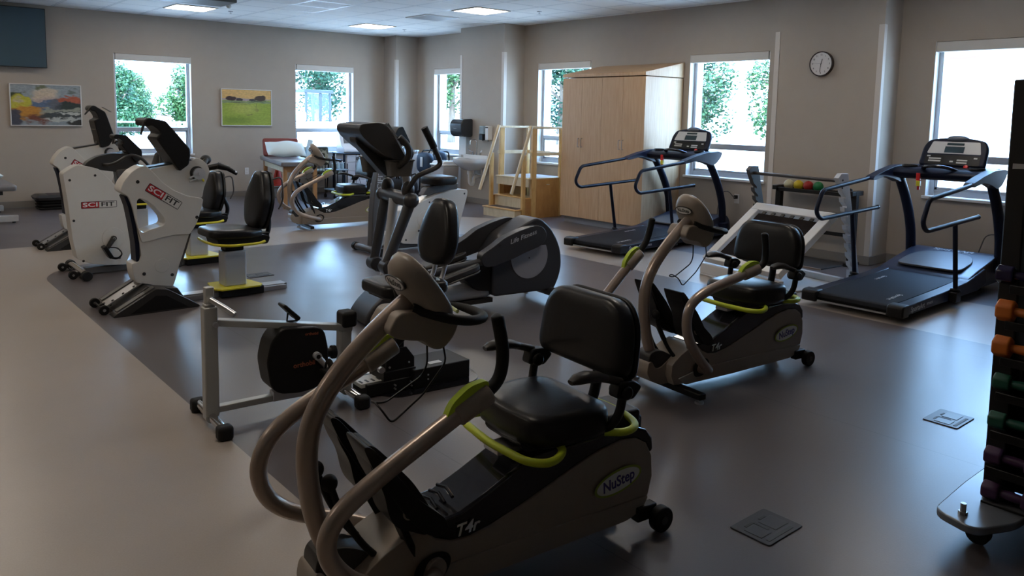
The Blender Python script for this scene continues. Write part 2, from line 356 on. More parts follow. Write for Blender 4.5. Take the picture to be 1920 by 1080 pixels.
g=G(); g.ell((.50,.22,-.035),.035,.035,.03); obj('dome',g,WHITE,t)
# ------------------------------------------------------------------ outside
GRD=mat('bright_concrete',(.74,.72,.68),.9,noise=.08,nscale=.6); GRS=mat('dry_grass',(.42,.52,.22),.95,noise=.3,nscale=2.)
g=G(); g.box(-60,90,.3,120,-.45,-.25); g.box(.3,90,-80,.3,-.45,-.25); struct('ground_outside',g,GRD)
LEAF=[mat('leaf_green_%s'%c,v,.6,noise=.5,nscale=3.) for c,v in (('deep',(.020,.075,.022)),('fresh',(.045,.11,.030)),('blue',(.018,.075,.035)))]
BARK=mat('tree_bark',(.16,.12,.09),.9,noise=.3,nscale=8.)
def tree(x,y,h,r,label,k,n=1500,group=None,low=.12):
    t=thing('tree',label,'tree',(x,y,-.25),0,group)
    g=G(); g.tube([(0,0,0),(.1,.05,h*.35),(.0,.0,h*.8)],[r*.09,r*.06,r*.02],8)
    for a in range(7):
        an=a*2.4; z=h*(.25+.08*a); g.tube([(.05,0,z),(math.cos(an)*r*.35,math.sin(an)*r*.35,z+h*.12),(math.cos(an)*r*.7,math.sin(an)*r*.7,z+h*.2)],[r*.035,r*.02,r*.008],6)
    obj('trunk',g,BARK,t)
    g=G(); rr=random.Random(k*37+5); lobes=[]
    for i in range(22):
        an=rr.uniform(0,2*PI); q=rr.uniform(.1,.75); z=rr.uniform(low+.06,.90); lobes.append((math.cos(an)*q*r*math.sin(PI*min(.95,z+.12))**.5,math.sin(an)*q*r,z*h,rr.uniform(.28,.45)*r))
    for i in range(n):
        L=lobes[i%22]; d=Vector((rr.gauss(0,1),rr.gauss(0,1),rr.gauss(0,1))).normalized()*L[3]*rr.uniform(.55,1.05)
        c=Vector((L[0],L[1],L[2]))+d; s=rr.uniform(.10,.19)*(.5+r*.16); a=Vector((rr.gauss(0,1),rr.gauss(0,1),rr.gauss(0,1))).normalized()*s; b2=a.orthogonal().normalized()*s*.6
        f=g.b.faces.new([g.b.verts.new(c+a),g.b.verts.new(c+b2),g.b.verts.new(c-a*.8),g.b.verts.new(c-b2)])
    obj('crown',g,LEAF[k%3],t)
trees=[(5.0,42,4.4,2.0),(9.2,42,4.5,2.0),(16.9,38,9.5,3.6),(23.6,38,8.5,2.9),(20.6,27.0,8.2,2.9),(25.9,22.6,8.2,2.9),(31.2,16.6,8.4,2.9),(33.8,11.4,8.2,2.8),(40.0,2.6,6.9,2.4),(40.5,-2.6,6.6,2.4),(7.1,46,4.2,1.6)]
labs=['low round green tree at the left of the left window view','low round green tree at the right of the left window view','tall green tree behind the digger cab in the second window','tall green tree just right of the second window view','tall leafy tree behind the window by the paper towel dispenser','tall tree seen left of the maple wardrobe through its window','tall tree at the left of the window behind the far treadmill','tall tree at the right of the window behind the far treadmill','tree top left above the white outbuilding','tree top right above the white outbuilding','small green tree in the gap in the middle of the left window view']
for i,(x,y,h,r) in enumerate(trees): tree(x,y,h,r,labs[i],i,7500)
t=thing('digger','white compact digger with grey framed glass cab parked outside','digger',(9.9,24.6,-.25),.15)
g=G(); g.box(-2.2,1.6,-1.,1.,.5,1.25); g.box(-2.2,-.9,-1.,1.,1.25,1.75); obj('body',g,mat('digger_white',(.7,.68,.64),.4),t,bevel=.12,seg=3)
DG=mat('cab_frame_grey',(.025,.035,.045),.4)
g=G()
for a in (-.75,.75):
    for b_ in (-.8,.65): g.box(b_-.06,b_+.06,a-.06,a+.06,1.2,2.75)
g.box(-.95,.8,-.85,.85,2.7,2.86); g.box(-.02,.14,-.8,-.74,1.2,2.7); obj('cab_frame',g,DG,t,bevel=.03)
g=G(); g.box(-.75,.6,-.76,-.75,1.25,2.7); obj('cab_glass',g,GLASS,t)
g=G(); g.tube([(1.5,0,1.),(2.6,0,2.2),(3.6,0,1.6),(3.9,0,.6)],.13,8); obj('boom',g,mat('digger_white',(.7,.68,.64)),t)
g=G(); g.prism([(3.6,.1),(4.4,.2),(4.3,.8),(3.7,.9)],-.4,.4); obj('bucket',g,DG,t,bevel=.03)
for s in (-1,1):
    g=G(); g.prism(rnd([(-1.9,0),(1.7,0),(1.9,.5),(-2.1,.5)],.24),s*.75,s*1.1); obj('track',g,mat('pale_track',(.45,.43,.40),.9),t)  # tracks coloured pale grey so no dark band shows below the body
t=thing('outbuilding','white low building with red brown roof seen through the right window','building',(22,-10.5,-.25))
g=G(); g.box(0,9,-9,9.2,0,4.1); obj('walls',g,mat('white_render',(.74,.73,.71),.8),t)
g=G(); g.prism([(-.1,4.1),(9.1,4.1),(9.1,4.2),(4.5,5.3),(-.1,4.35)],7.7,9.2); obj('roof',g,mat('red_roof',(.24,.07,.06),.7),t)
t=thing('barrier','orange and white barrier standing in for machine parts outside the wardrobe window','barrier',(18.5,16.2,-.25),-.9)  # barrier added to stand in for orange machine parts outside
g=G(); g.box(-1.2,1.2,-.04,.04,.55,.85); obj('board',g,mat('barrier_orange',(.8,.32,.05),.5),t,bevel=.01)
for s in (-1,1):
    g=G(); g.bar((s*.9,0,0),(s*.9,0,.9),.06,.06); g.bar((s*.9,-.3,0),(s*.9,.3,0),.06,.05); obj('leg',g,WHITE,t)
t=thing('fence','long low grey rail fence at the foot of the far trees','fence',(-18,33,-.25))
for k in range(14):
    g=G(); g.box(k*2.2-.05,k*2.2+.05,-.05,.05,0,1.05); obj('post',g,SILVER,t)
for z in (.5,.95):
    g=G(); g.box(0,13*2.2,-.03,.03,z,z+.08); obj('rail',g,SILVER,t)
# ================================================================== recumbent stepper
def V(pts,y): return [(p[0],y,p[1]) for p in pts]
def arm_parts(t,sg,path,grip,lever_up=True):
    """one swinging arm: path (x,z) from the pivot to the sleeve end, grip (x,z)"""
    y=sg*.24; pts=[(path[0][0],sg*.10,path[0][1]),(path[0][0]-.02,sg*.19,path[0][1]+.015)]+V(path[1:],y)
    g=G(); g.tube(rnd(pts,.075,6,False),.0265,16); a=obj('arm',g,TAUPE,t,sharp=60)
    e=Vector((path[-1][0],y,path[-1][1])); d=(e-Vector((path[-2][0],y,path[-2][1]))).normalized()
    g=G(); g.tube([e-d*.12,e-d*.115,e-d*.005,e],[.029,.034,.036,.031],18); obj('sleeve',g,TAUPE2,a,sharp=50)
    n=Vector((-d.z,0,d.x)); n=n if n.z>0 else -n; q=e-d*.02+n*.029
    g=G(); o=rnd([(.025,-.012),(.03,.012),(-.03,.03),(-.10,.018),(-.145,-.02),(-.15,-.032),(-.09,-.012),(-.03,-.01)],.02,4)
    M=Matrix(((d.x,0,n.x,q.x),(0,1,0,q.y),(d.z,0,n.z,q.z),(0,0,0,1))); g.prism(o,-.013,.013,'y',M)
    obj('lever',g,LIMEG,a,bevel=.006,seg=3)
    g=G(); g.cyl(q-Vector((0,.018,0))+d*.01,q+Vector((0,.018,0))+d*.01,.006,12); obj('lever_pin',g,CHROME,a)
    g=G(); g.tube(rnd([tuple(e-d*.01)]+V(grip,y),.05,6,False),.0195,14); g.ell((grip[-1][0],y,grip[-1][1]),.0195,.0195,.012); obj('grip',g,RUB,a,sharp=60)
def nustep(loc,th,label,arms,seat_z=0.):
    t=thing('recumbent_stepper',label,'exercise machine',loc,th,None)
    # lower taupe shell
    out=[(-.20,.18),(-.205,.12),(-.18,.068),(-.06,.062),(.30,.06),(.62,.058),(.83,.066),(.905,.092),(.935,.135),(.952,.20),(.945,.28),(.915,.335),(.87,.362),(.80,.372),(.70,.358),(.60,.332),(.46,.282),(.33,.238),(.24,.212),(.16,.198),(.09,.204),(.035,.228),(-.01,.268),(-.06,.262),(-.13,.232),(-.18,.20)]
    hole=[(-.045,.145),(-.02,.178),(.03,.192),(.075,.18),(.09,.15),(.07,.11),(.03,.085),(-.03,.09)]
    g=G(); g.prism(out,-.105,.105); g.prism(rnd([(-.10,.058),(.30,.055),(.83,.062),(.90,.085),(.936,.133),(.30,.134),(.05,.134),(-.16,.10)],.02,3),-.112,.112)
    sh=obj('base_shell',g,TAUPE2,t,bevel=.012,seg=3)
    g=G(); g.prism(rnd([(-.335,.205),(-.345,.15),(-.315,.10),(-.23,.068),(-.15,.066),(-.15,.215),(-.24,.165),(-.28,.165),(-.31,.212)],.02,4),-.060,.060); obj('nose_cap',g,TAUPE2,sh,bevel=.03,seg=5)
    for s in (-1,1):
        g=G(); g.prism(rnd(hole,.02,3),s*.112,s*.1135); obj('pivot_opening',g,BLACK,sh)
        g=G(); g.cyl((.03,s*.09,.14),(.03,s*.128,.14),.035,20); obj('pivot_hub',g,TAUPE2,sh,bevel=.004)
    # black upper cover
    cov=[(-.005,.266),(.04,.224),(.095,.199),(.165,.194),(.245,.208),(.335,.234),(.465,.278),(.605,.328),(.705,.354),(.80,.368),(.87,.358),(.92,.328),(.948,.285),(.962,.30),(.955,.345),(.92,.385),(.86,.408),(.74,.412),(.62,.405),(.50,.408),(.41,.405),(.33,.372),(.23,.325),(.13,.285),(.06,.278)]
    g=G(); g.prism(cov,-.098,.098); cv=obj('top_cover',g,GLOSSB,t,bevel=.018,seg=4)
    g=G()
    for k in range(3): g.tube([(.07+k*.028,-.05,.292+k*.012),(.075+k*.028,0,.302+k*.012),(.07+k*.028,.05,.292+k*.012)],.006,8)
    obj('grip_ribs',g,GLOSSB,cv)
    g=G(); g.m=0; M=SIDE(.775,-.1145,.228,.16); g.prism([(.112*math.cos(a*PI/20),.045*math.sin(a*PI/20)) for a in range(40)],-.0005,.0010,'z',M)
    g.m=1; g.prism([(.102*math.cos(a*PI/20),.037*math.sin(a*PI/20)) for a in range(40)],.001,.0018,'z',M)
    g.m=2; g.text('NuStep',.056,M@Matrix.Translation((0,0,.0018)),.0006,.0012,.1,fit=.150); obj('brand_badge',g,[LGREEN,WTXT,BTXT],sh)
    g=G(); g.text('T4r',.055,SIDE(.145,-.1065,.232,.06),.0006,.001,.3,fit=.085); obj('model_lettering',g,WTXT,cv)
    g=G(); g.box(.30,.74,-.045,.045,.405,.425); obj('seat_rail',g,STEEL,t,bevel=.004)
    g=G(); g.box(.70,.90,-.09,.09,.40,.465); g.box(.84,.93,-.07,.07,.36,.43); obj('rear_block',g,BLACK,t,bevel=.015,seg=3)
    # mast and console
    g=G(); g.tube(rnd([(-.235,0,.17),(-.285,0,.28),(-.318,0,.39),(-.333,0,.53),(-.318,0,.64),(-.255,0,.745),(-.15,0,.85),(-.02,0,.95),(.02,0,.975)],.08,5,False),.031,18); ms=obj('mast',g,TAUPE,t,sharp=60)
    g=G(); g.prism(rnd([(-.322,.17),(-.325,.235),(-.30,.262),(-.235,.262),(-.125,.205),(-.16,.15),(-.30,.13)],.03,4),-.052,.052); obj('mast_boot',g,DGREY,t,bevel=.02,seg=4)
    cth=Matrix.Translation((.035,0,.99))@Matrix.Rotation(math.radians(35),4,'Y') # plane: local z = normal (to the user), x along slope down
    g=G(); o=[]
    for a in range(48):
        A=a*2*PI/48; rx=.135 if math.cos(A)<0 else .125; o.append((rx*math.copysign(abs(math.cos(A))**.85,math.cos(A)),(.108+.012*math.cos(A))*math.copysign(abs(math.sin(A))**.85,math.sin(A))))
    Mc=cth@Matrix.Rotation(math.radians(20),4,'Y')
    lay=[(.02,-.062),(.45,-.060),(.75,-.050),(.92,-.032),(1.,-.006),(.99,.012),(.93,.02),(.88,.022),(.02,.020)]
    rings=[[g.b.verts.new(Mc@Vector((p[0]*k,p[1]*k,z))) for p in o] for k,z in lay]
    for a,b_ in zip(rings,rings[1:]):
        for i in range(48): g._f([a[i],a[(i+1)%48],b_[(i+1)%48],b_[i]])
    g._f(rings[0][::-1]); g._f(rings[-1]); cs=obj('console',g,TAUPE2,t,sharp=50)
    g=G(); g.prism(rnd([(-.085,-.075),(.03,-.07),(.03,.07),(-.085,.075)],.02),.021,.025,'z',Mc); obj('display',g,GLSC,cs)
    # badge on the back of the console: faces -x and down
    Mb=Mc@Matrix.Translation((-.072,0,-.0585))@Matrix.Rotation(math.radians(13),4,'Y')@Matrix(((0,-1,0,0),(-1,0,0,0),(0,0,-1,0),(0,0,0,1)))
    g=G(); g.m=0; g.prism([(.062*math.cos(a*PI/16),.025*math.sin(a*PI/16)) for a in range(32)],-.004,.0012,'z',Mb); g.m=1; g.prism([(.056*math.cos(a*PI/16),.0205*math.sin(a*PI/16)) for a in range(32)],.001,.0020,'z',Mb)
    g.m=2; g.text('NuStep',.03,Mb@Matrix.Translation((0,0,.002)),.0005,.0008,.1,fit=.085); obj('console_badge',g,[DGREY,WTXT,INK],cs)
    g=G(); g.tube([tuple(Mc@Vector((.02,0,-.075))),tuple(Mc@Vector((.02,0,-.052)))],[.032,.036],20); obj('mast_collar',g,TAUPE2,cs)
    for yy in (-.05,.055):
        g=G(); g.cyl(Mc@Vector((.0,yy,-.057)),Mc@Vector((.0,yy,-.0615)),.004,8); obj('screw',g,INK,cs)
    g=G(); g.prism(rnd([(-.075,.94),(.09,.93),(.135,.90),(.115,.845),(.075,.808),(.035,.815),(.01,.845),(-.03,.85),(-.08,.862),(-.11,.885)],.02,4),-.072,.072); hs=obj('console_housing',g,TAUPE2,t,bevel=.026,seg=5)
    g=G(); g.tube(rnd([(-.02,-.055,.945),(.07,-.112,.912),(.16,-.112,.895),(.235,-.065,.89),(.235,.065,.89),(.16,.112,.895),(.07,.112,.912),(-.02,.055,.945)],.07,6,False),.0155,14); obj('console_handle',g,RUB,t,sharp=60)
    g=G(); g.box(.10,.19,-.07,.07,.885,.898); tr=obj('book_tray',g,DGREY,t,bevel=.01); g=G(); g.tube([(.135,-.05,.915),(.145,.03,.918)],.006,8); obj('pen_clip',g,mat('pale_lime',(.55,.6,.25),.4),tr)
    g=G()
    g.tube(rnd([(.075,.035,.82),(.078,.035,.735),(.06,.035,.70),(-.07,.035,.635),(-.115,.035,.645),(-.125,0,.665),(-.115,-.045,.645),(-.085,-.045,.60),(.02,-.045,.67),(.10,-.045,.76),(.085,-.045,.83)],.02,4,False),.0032,8); obj('wire_holder',g,BLACK,t)
    # arms
    for sg,path,grip in arms: arm_parts(t,sg,path,grip)
    # pedals with their levers
    for s,dx,dz in ((-1,.0,.0),(1,-.01,.012)):
        g=G(); pl=[(-.222,.60),(-.20,.605),(-.145,.545),(-.075,.465),(-.025,.385),(.012,.312),(.002,.292),(-.035,.288),(-.07,.31),(-.125,.335),(-.15,.38),(-.165,.455),(-.20,.52)]
        M=Matrix.Translation((dx,0,dz)); g.prism(rnd(pl,.03,4),s*.055,s*.165,'y',M); g.prism(rnd([(-.235,.61),(-.205,.60),(-.06,.41),(.03,.33),(.045,.29),(.005,.275),(-.04,.30),(-.10,.37),(-.20,.53)],.025,4),s*.045,s*.175,'y',M); pd=obj('pedal',g,BLACK,t,bevel=.02,seg=4)
        g=G(); g.tube([(dx-.085,s*.166,dz+.375),(dx-.085,s*.169,dz+.375)],.022,20); obj('pedal_ring',g,TAUPE2,pd)
        g=G(); g.cyl((dx-.085,s*.165,dz+.375),(dx-.085,s*.172,dz+.375),.017,20); obj('pedal_pivot',g,BLACK,pd)
        g=G(); g.tube(rnd([(-.275+dx,s*.04,.455+dz),(-.25,s*.05,.37),(-.185,s*.06,.255),(-.10,s*.07,.165),(-.05,s*.08,.12)],.05,4,False),.0105,10); g.ell((-.278+dx,s*.04,.462+dz),.024,.024,.026); obj('pedal_rod',g,RUB,t,sharp=60)
        g=G(); g.bar((-.10+dx,s*.11,.34+dz),(-.02,s*.085,.17),.03,.022); obj('pedal_link',g,BLACK,t,bevel=.004)
    # seat
    z=seat_z
    g=G(); g.prism(rnd([(.37,.425),(.66,.425),(.68,.455),(.66,.50),(.36,.50),(.34,.46)],.02,3),-.11,.11); obj('seat_carriage',g,BLACK,t,bevel=.012,seg=3)
    o=rnd([(-.15,-.185),(.06,-.215),(.17,-.19),(.17,.19),(.06,.215),(-.15,.185),(-.17,0)],.06,6)
    g=G(); g.pad(o,.105,Matrix.Translation((.50,0,.507+z)),dome=.006); obj('seat',g,VINYL,t,sharp=60)
    g=G(); M=Matrix.Translation((.70,0,.775+z))@Matrix.Rotation(math.radians(-80),4,'Y')  # z axis -> facing -x and up
    M=Matrix.Translation((.70,0,.775+z))@Matrix(((math.sin(.14),0,-math.cos(.14),0),(0,-1,0,0),(math.cos(.14),0,math.sin(.14),0),(0,0,0,1)))
    o=rnd([(-.13,-.235),(.05,-.225),(.13,-.165),(.13,.165),(.05,.225),(-.13,.235)],.06,6)
    g.pad(o,.075,M,dome=.008); br=obj('backrest',g,VINYL,t,sharp=60)
    g=G(); g.prism(rnd([(-.14,-.235),(.05,-.225),(.135,-.165),(.135,.165),(.05,.225),(-.14,.235)],.06,5),-.052,-.034,'z',M); obj('backrest_shell',g,BLACK,br,bevel=.006)
    g=G(); g.tube(rnd([(.64,0,.47),(.735,0,.48),(.765,0,.60),(.765,0,.78)],.05,5,False),.02,12); obj('backrest_post',g,BLACK,t)
    for s in (-1,1):
        k=.045 if s<0 else .01; Y=s*.225
        g=G(); g.tube(rnd([(.58+k,s*.11,.465),(.60+k,s*.19,.475),(.62+k,Y,.53),(.635+k,Y,.615)],.05,5,False),.016,12); ap=obj('armrest_post',g,BLACK,t,sharp=60)
        g=G(); g.prism(rnd([(.585+k,.60),(.60+k,.655),(.665+k,.65),(.70+k,.625),(.66+k,.585)],.015,3),min(Y-s*.025,Y+s*.025),max(Y-s*.025,Y+s*.025)); g.cyl((.625+k,Y-s*.04,.615),(.625+k,Y+s*.035,.615),.024,16); obj('armrest_joint',g,BLACK,ap,bevel=.006)
        g=G(); g.tube([(.62+k,Y,.648),(.56+k,Y,.668),(.53+k,Y,.676)],.014,10); g.tube([(.555+k,Y,.672),(.52+k,Y,.682),(.47+k,Y,.690),(.43+k,Y,.688),(.405+k,Y,.682)],[.018,.028,.031,.027,.014],14,flat=.62); obj('armrest_pad',g,DGREY,ap,sharp=60)
    g=G(); g.tube(rnd([(.47,-.145,.452),(.45,-.205,.447),(.37,-.245,.442),(.31,-.20,.442),(.29,0,.442),(.31,.20,.442),(.37,.245,.442),(.45,.205,.447),(.47,.145,.452)],.05,6,False),.0135,14); obj('front_hand_rail',g,LIME,t,sharp=60)
    g=G(); g.tube(rnd([(.66,-.16,.452),(.72,-.205,.452),(.80,-.175,.452),(.835,-.07,.452),(.835,.07,.452),(.80,.175,.452),(.72,.205,.452),(.66,.16,.452)],.05,6,False),.0135,14); obj('rear_hand_rail',g,LIME,t,sharp=60)
    # feet and wheels
    g=G(); g.bar((-.13,-.27,.042),(-.13,.27,.042),.05,.035); fb=obj('foot_bar',g,BLACK,t,bevel=.005)
    for s in (-1,1):
        g=G(); g.cyl((-.13,s*.245,0.0),(-.13,s*.245,.012),.024,16); g.cyl((-.13,s*.245,.012),(-.13,s*.245,.03),.006,8); obj('levelling_foot',g,STEEL,fb)
        g=G(); g.box(.87,.965,s*.085,s*.125,.045,.10) if s>0 else g.box(.87,.965,-.125,-.085,.045,.10); wb=obj('wheel_bracket',g,BLACK,t,bevel=.005)
        g=G(); g.cyl((.965,s*.128,.048),(.965,s*.165,.048),.048,28); w=obj('wheel',g,RUB,wb,bevel=.006,seg=3)
        g=G(); g.cyl((.965,s*.164,.048),(.965,s*.168,.048),.016,16); obj('wheel_cap',g,DGREY,w)
    return t
armA=[(.02,.125),(-.16,.20),(-.28,.245),(-.372,.315),(-.405,.42),(-.365,.52),(-.26,.595),(-.06,.685),(.062,.751)]
nustep((-7.402,-11.683),-.0975,'nearest beige and black recumbent stepper filling the foreground, with lime seat rails',
    [(-1,[(.02,.125),(-.15,.195),(-.28,.255),(-.35,.33),(-.372,.40),(-.335,.475),(-.21,.549),(.01,.661),(.130,.718)],[(.172,.75),(.182,.83),(.158,.935)]),
     (1,armA,[(.10,.78),(.10,.85),(.075,.95)])])
nustep((-5.099,-10.973),-.098,'middle beige and black recumbent stepper in front of the white rebounder and right treadmill',
    [(-1,[(.02,.13),(-.08,.185),(-.165,.27),(-.235,.375),(-.255,.46),(-.235,.55),(-.14,.605),(.16,.668),(.30,.697)],[(.365,.72),(.368,.80),(.35,.885)]),
     (1,[(.02,.125),(-.25,.19),(-.43,.26),(-.47,.36),(-.45,.46),(-.37,.55),(-.217,.689),(-.145,.752)],[(-.10,.80),(-.072,.87),(-.055,.935)])])
nustep((-4.032,-4.171),-.103,'farthest beige and black recumbent stepper, standing by the treatment table under the window',
    [(-1,[(.02,.125),(-.15,.175),(-.29,.225),(-.36,.31),(-.385,.40),(-.35,.49),(-.25,.56),(.03,.69),(.15,.745)],[(.185,.77),(.185,.84),(.165,.945)]),
     (1,armA,[(.10,.78),(.10,.85),(.075,.95)])])
# ================================================================== upright seat assembly on a silver rail (shared by the cream machines)
def badge(parent,x,y,z,w,h,rot):
    """two tone brand plate on a side panel facing -y"""
    M=SIDE(x,y,z,rot); g=G()
    g.m=0; g.prism(rnd([(-w/2,-h/2),(w/2,-h/2),(w/2,h/2),(-w/2,h/2)],h*.12,3),-.001,.0015,'z',M)
    e=h*.07
    g.m=1; g.prism([(-w/2+e,-h/2+e),(-.0,-h/2+e),(-.0,h/2-e),(-w/2+e,h/2-e)],.0005,.0028,'z',M)
    g.m=2; g.prism([(0,-h/2+e),(w/2-e,-h/2+e),(w/2-e,h/2-e),(0,h/2-e)],.0005,.0028,'z',M)
    g.m=3; g.text('SCI',h*.86,M@Matrix.Translation((-w*.245,0,.0028)),.0006,h*.018,0,fit=w*.41)
    g.m=0; g.text('FIT',h*.86,M@Matrix.Translation((w*.235,0,.0028)),.0006,h*.018,0,fit=w*.37)
    return obj('brand_badge',g,[INK,REDP,CREAM,WTXT],parent)
def seat_unit(t,x,backtop=1.02,backbot=.54,rail0=.3,bx=1.235,cz=0.):
    g=G(); g.box(rail0,x+.44,-.055,.055,.012,.052); g.box(rail0,x+.44,-.065,-.045,.0,.04); g.box(rail0,x+.44,.045,.065,.0,.04); rl=obj('seat_rail',g,STEEL,t,bevel=.004)
    g=G(); g.box(x+.425,x+.445,-.06,.06,.0,.05); obj('rail_end_cap',g,BLACK,rl,bevel=.004)
    g=G(); g.box(x-.14,x+.22,-.12,.12,.0,.068); cb=obj('carriage_box',g,BLACK,t,bevel=.008)
    g=G(); g.prism([(x-.20,-.08),(x-.15,-.17),(x+.17,-.16),(x+.21,-.10),(x+.17,.16),(x-.15,.17)],.069,.082,'z'); obj('yellow_release_plate',g,YEL,cb,bevel=.002)
    g=G(); g.box(x-.09,x+.09,-.075,.075,.08,.37+cz); obj('seat_column',g,SILVER,t,bevel=.012,seg=3)
    g=G(); g.box(x-.075,x+.075,-.06,.06,.37+cz,.42+cz); obj('column_collar',g,BLACK,t,bevel=.008)
    g=G(); g.tube(rnd([(x-.20,.21,.455+cz),(x-.235,.0,.462+cz),(x-.22,-.20,.455+cz),(x-.10,-.225,.440+cz),(x+.14,-.215,.440+cz),(x+.20,-.19,.45+cz)],.07,6,False),.011,10); obj('yellow_hand_lever',g,YEL,t,sharp=60)
    g=G(); g.prism(rnd([(x-.15,.42+cz),(x+.25,.42+cz),(x+.27,.48+cz),(x+.20,.50+cz),(x-.17,.49+cz)],.02,3),-.14,.14); obj('seat_base',g,BLACK,t,bevel=.012,seg=3)
    o=rnd([(x-.235,-.15),(x-.19,-.205),(x+.08,-.215),(x+.21,-.15),(x+.21,.15),(x+.08,.215),(x-.19,.205),(x-.235,.15)],.05,4)
    o=[(p[0]-x,p[1]) for p in o]; g=G(); g.pad(o,.068,Matrix.Translation((x,0,.522+cz))@Matrix.Rotation(math.radians(2),4,'Y'),dome=.01); obj('seat',g,VINYL,t,sharp=60)
    hh=(backtop-backbot)/2; zc=(backtop+backbot)/2; an=.16
    M=Matrix.Translation((bx,0,zc))@Matrix(((math.sin(an),0,-math.cos(an),0),(0,-1,0,0),(math.cos(an),0,math.sin(an),0),(0,0,0,1)))
    o=rnd([(-hh,-.10),(-hh*.75,-.16),(-hh*.1,-.205),(hh*.25,-.18),(hh*.8,-.105),(hh,-.06),(hh,.06),(hh*.8,.105),(hh*.25,.18),(-hh*.1,.205),(-hh*.75,.16),(-hh,.10)],.06,4)
    g=G(); g.pad(o,.085,M,dome=.012); bk=obj('backrest',g,VINYL,t,sharp=60)
    g=G(); g.prism(rnd([(p[0]*1.02,p[1]*1.03) for p in o],.001,1),-.058,-.038,'z',M); obj('backrest_shell',g,BLACK,bk,bevel=.008)
    g=G(); g.text('SCIFIT',.03,M@Matrix.Translation((hh*.80,0,.052))@Matrix.Rotation(-PI/2,4,'Z'),.0005,.0004); obj('back_lettering',g,GREY,bk)
    g=G(); g.tube(rnd([(x+.18,0,.45+cz),(x+.30,0,.46+cz),(x+.32,0,.56+cz),(bx+.075,0,zc-.02)],.05,5,False),.02,12); g.box(x+.17,x+.30,-.05,.05,.44+cz,.50+cz); obj('back_bracket',g,BLACK,t,bevel=.006)
    g=G(); a=Vector((bx,0,zc)); U=Vector((math.sin(an),0,math.cos(an))); N=Vector((math.cos(an),0,-math.sin(an)))
    g.tube(rnd([tuple(a+U*hh*.75+N*.05+Vector((0,-.11,0))),tuple(a+U*hh*.9+N*.12+Vector((0,-.13,0))),tuple(a+U*hh*.1+N*.16+Vector((0,-.14,0))),tuple(a-U*hh*.25+N*.13+Vector((0,-.14,0)))],.05,5,False),.007,8); obj('cable_loop',g,GREY,t)
def tablet(t,M,open_flap=False):
    """console: dark slab with a folded top; M maps local (x along slab, y width, z up)"""
    g=G(); o=rnd([(0,0),(.03,-.06),(.105,-.02),(.13,.05),(.135,.10),(.02,.29),(-.01,.335),(-.13,.375),(-.155,.365),(-.165,.335),(-.15,.31),(-.11,.315),(-.075,.28),(-.06,.25),(-.10,.215),(-.06,.13),(-.02,.05)],.012,2)
    g.prism(o,-.13,.13,'y',M); cs=obj('console',g,BLACK,t,bevel=.012,seg=3)
    g=G(); g.box(-.13,-.03,-.05,.05,.349,.353,M@Matrix.Translation((0,0,.012))@Matrix.Rotation(math.radians(17),4,'Y')@Matrix.Translation((.0,0,-.0)));
    obj('console_label',g,CREAM2,cs)
    g=G(); g.tube([tuple(M@Vector(p)) for p in ((-.155,-.1,.345),(-.175,-.1,.30),(-.195,-.1,.255))],[.012,.01,.007],8); g.tube([tuple(M@Vector(p)) for p in ((-.155,.1,.345),(-.175,.1,.30),(-.195,.1,.255))],[.012,.01,.007],8) if False else None
    obj('reading_lip',g,DGREY,cs)
    g=G(); g.prism([(-.052,.12),(-.048,.22),(-.058,.222),(-.06,.12)],-.09,.09,'y',M); obj('screen',g,GLSC,cs)
    g=G(); g.prism(rnd([(-.02,-.11),(.08,-.11),(.08,.0),(.0,.02)],.02,3),-.045,.045,'y',M); obj('console_neck',g,DGREY,cs,bevel=.008)
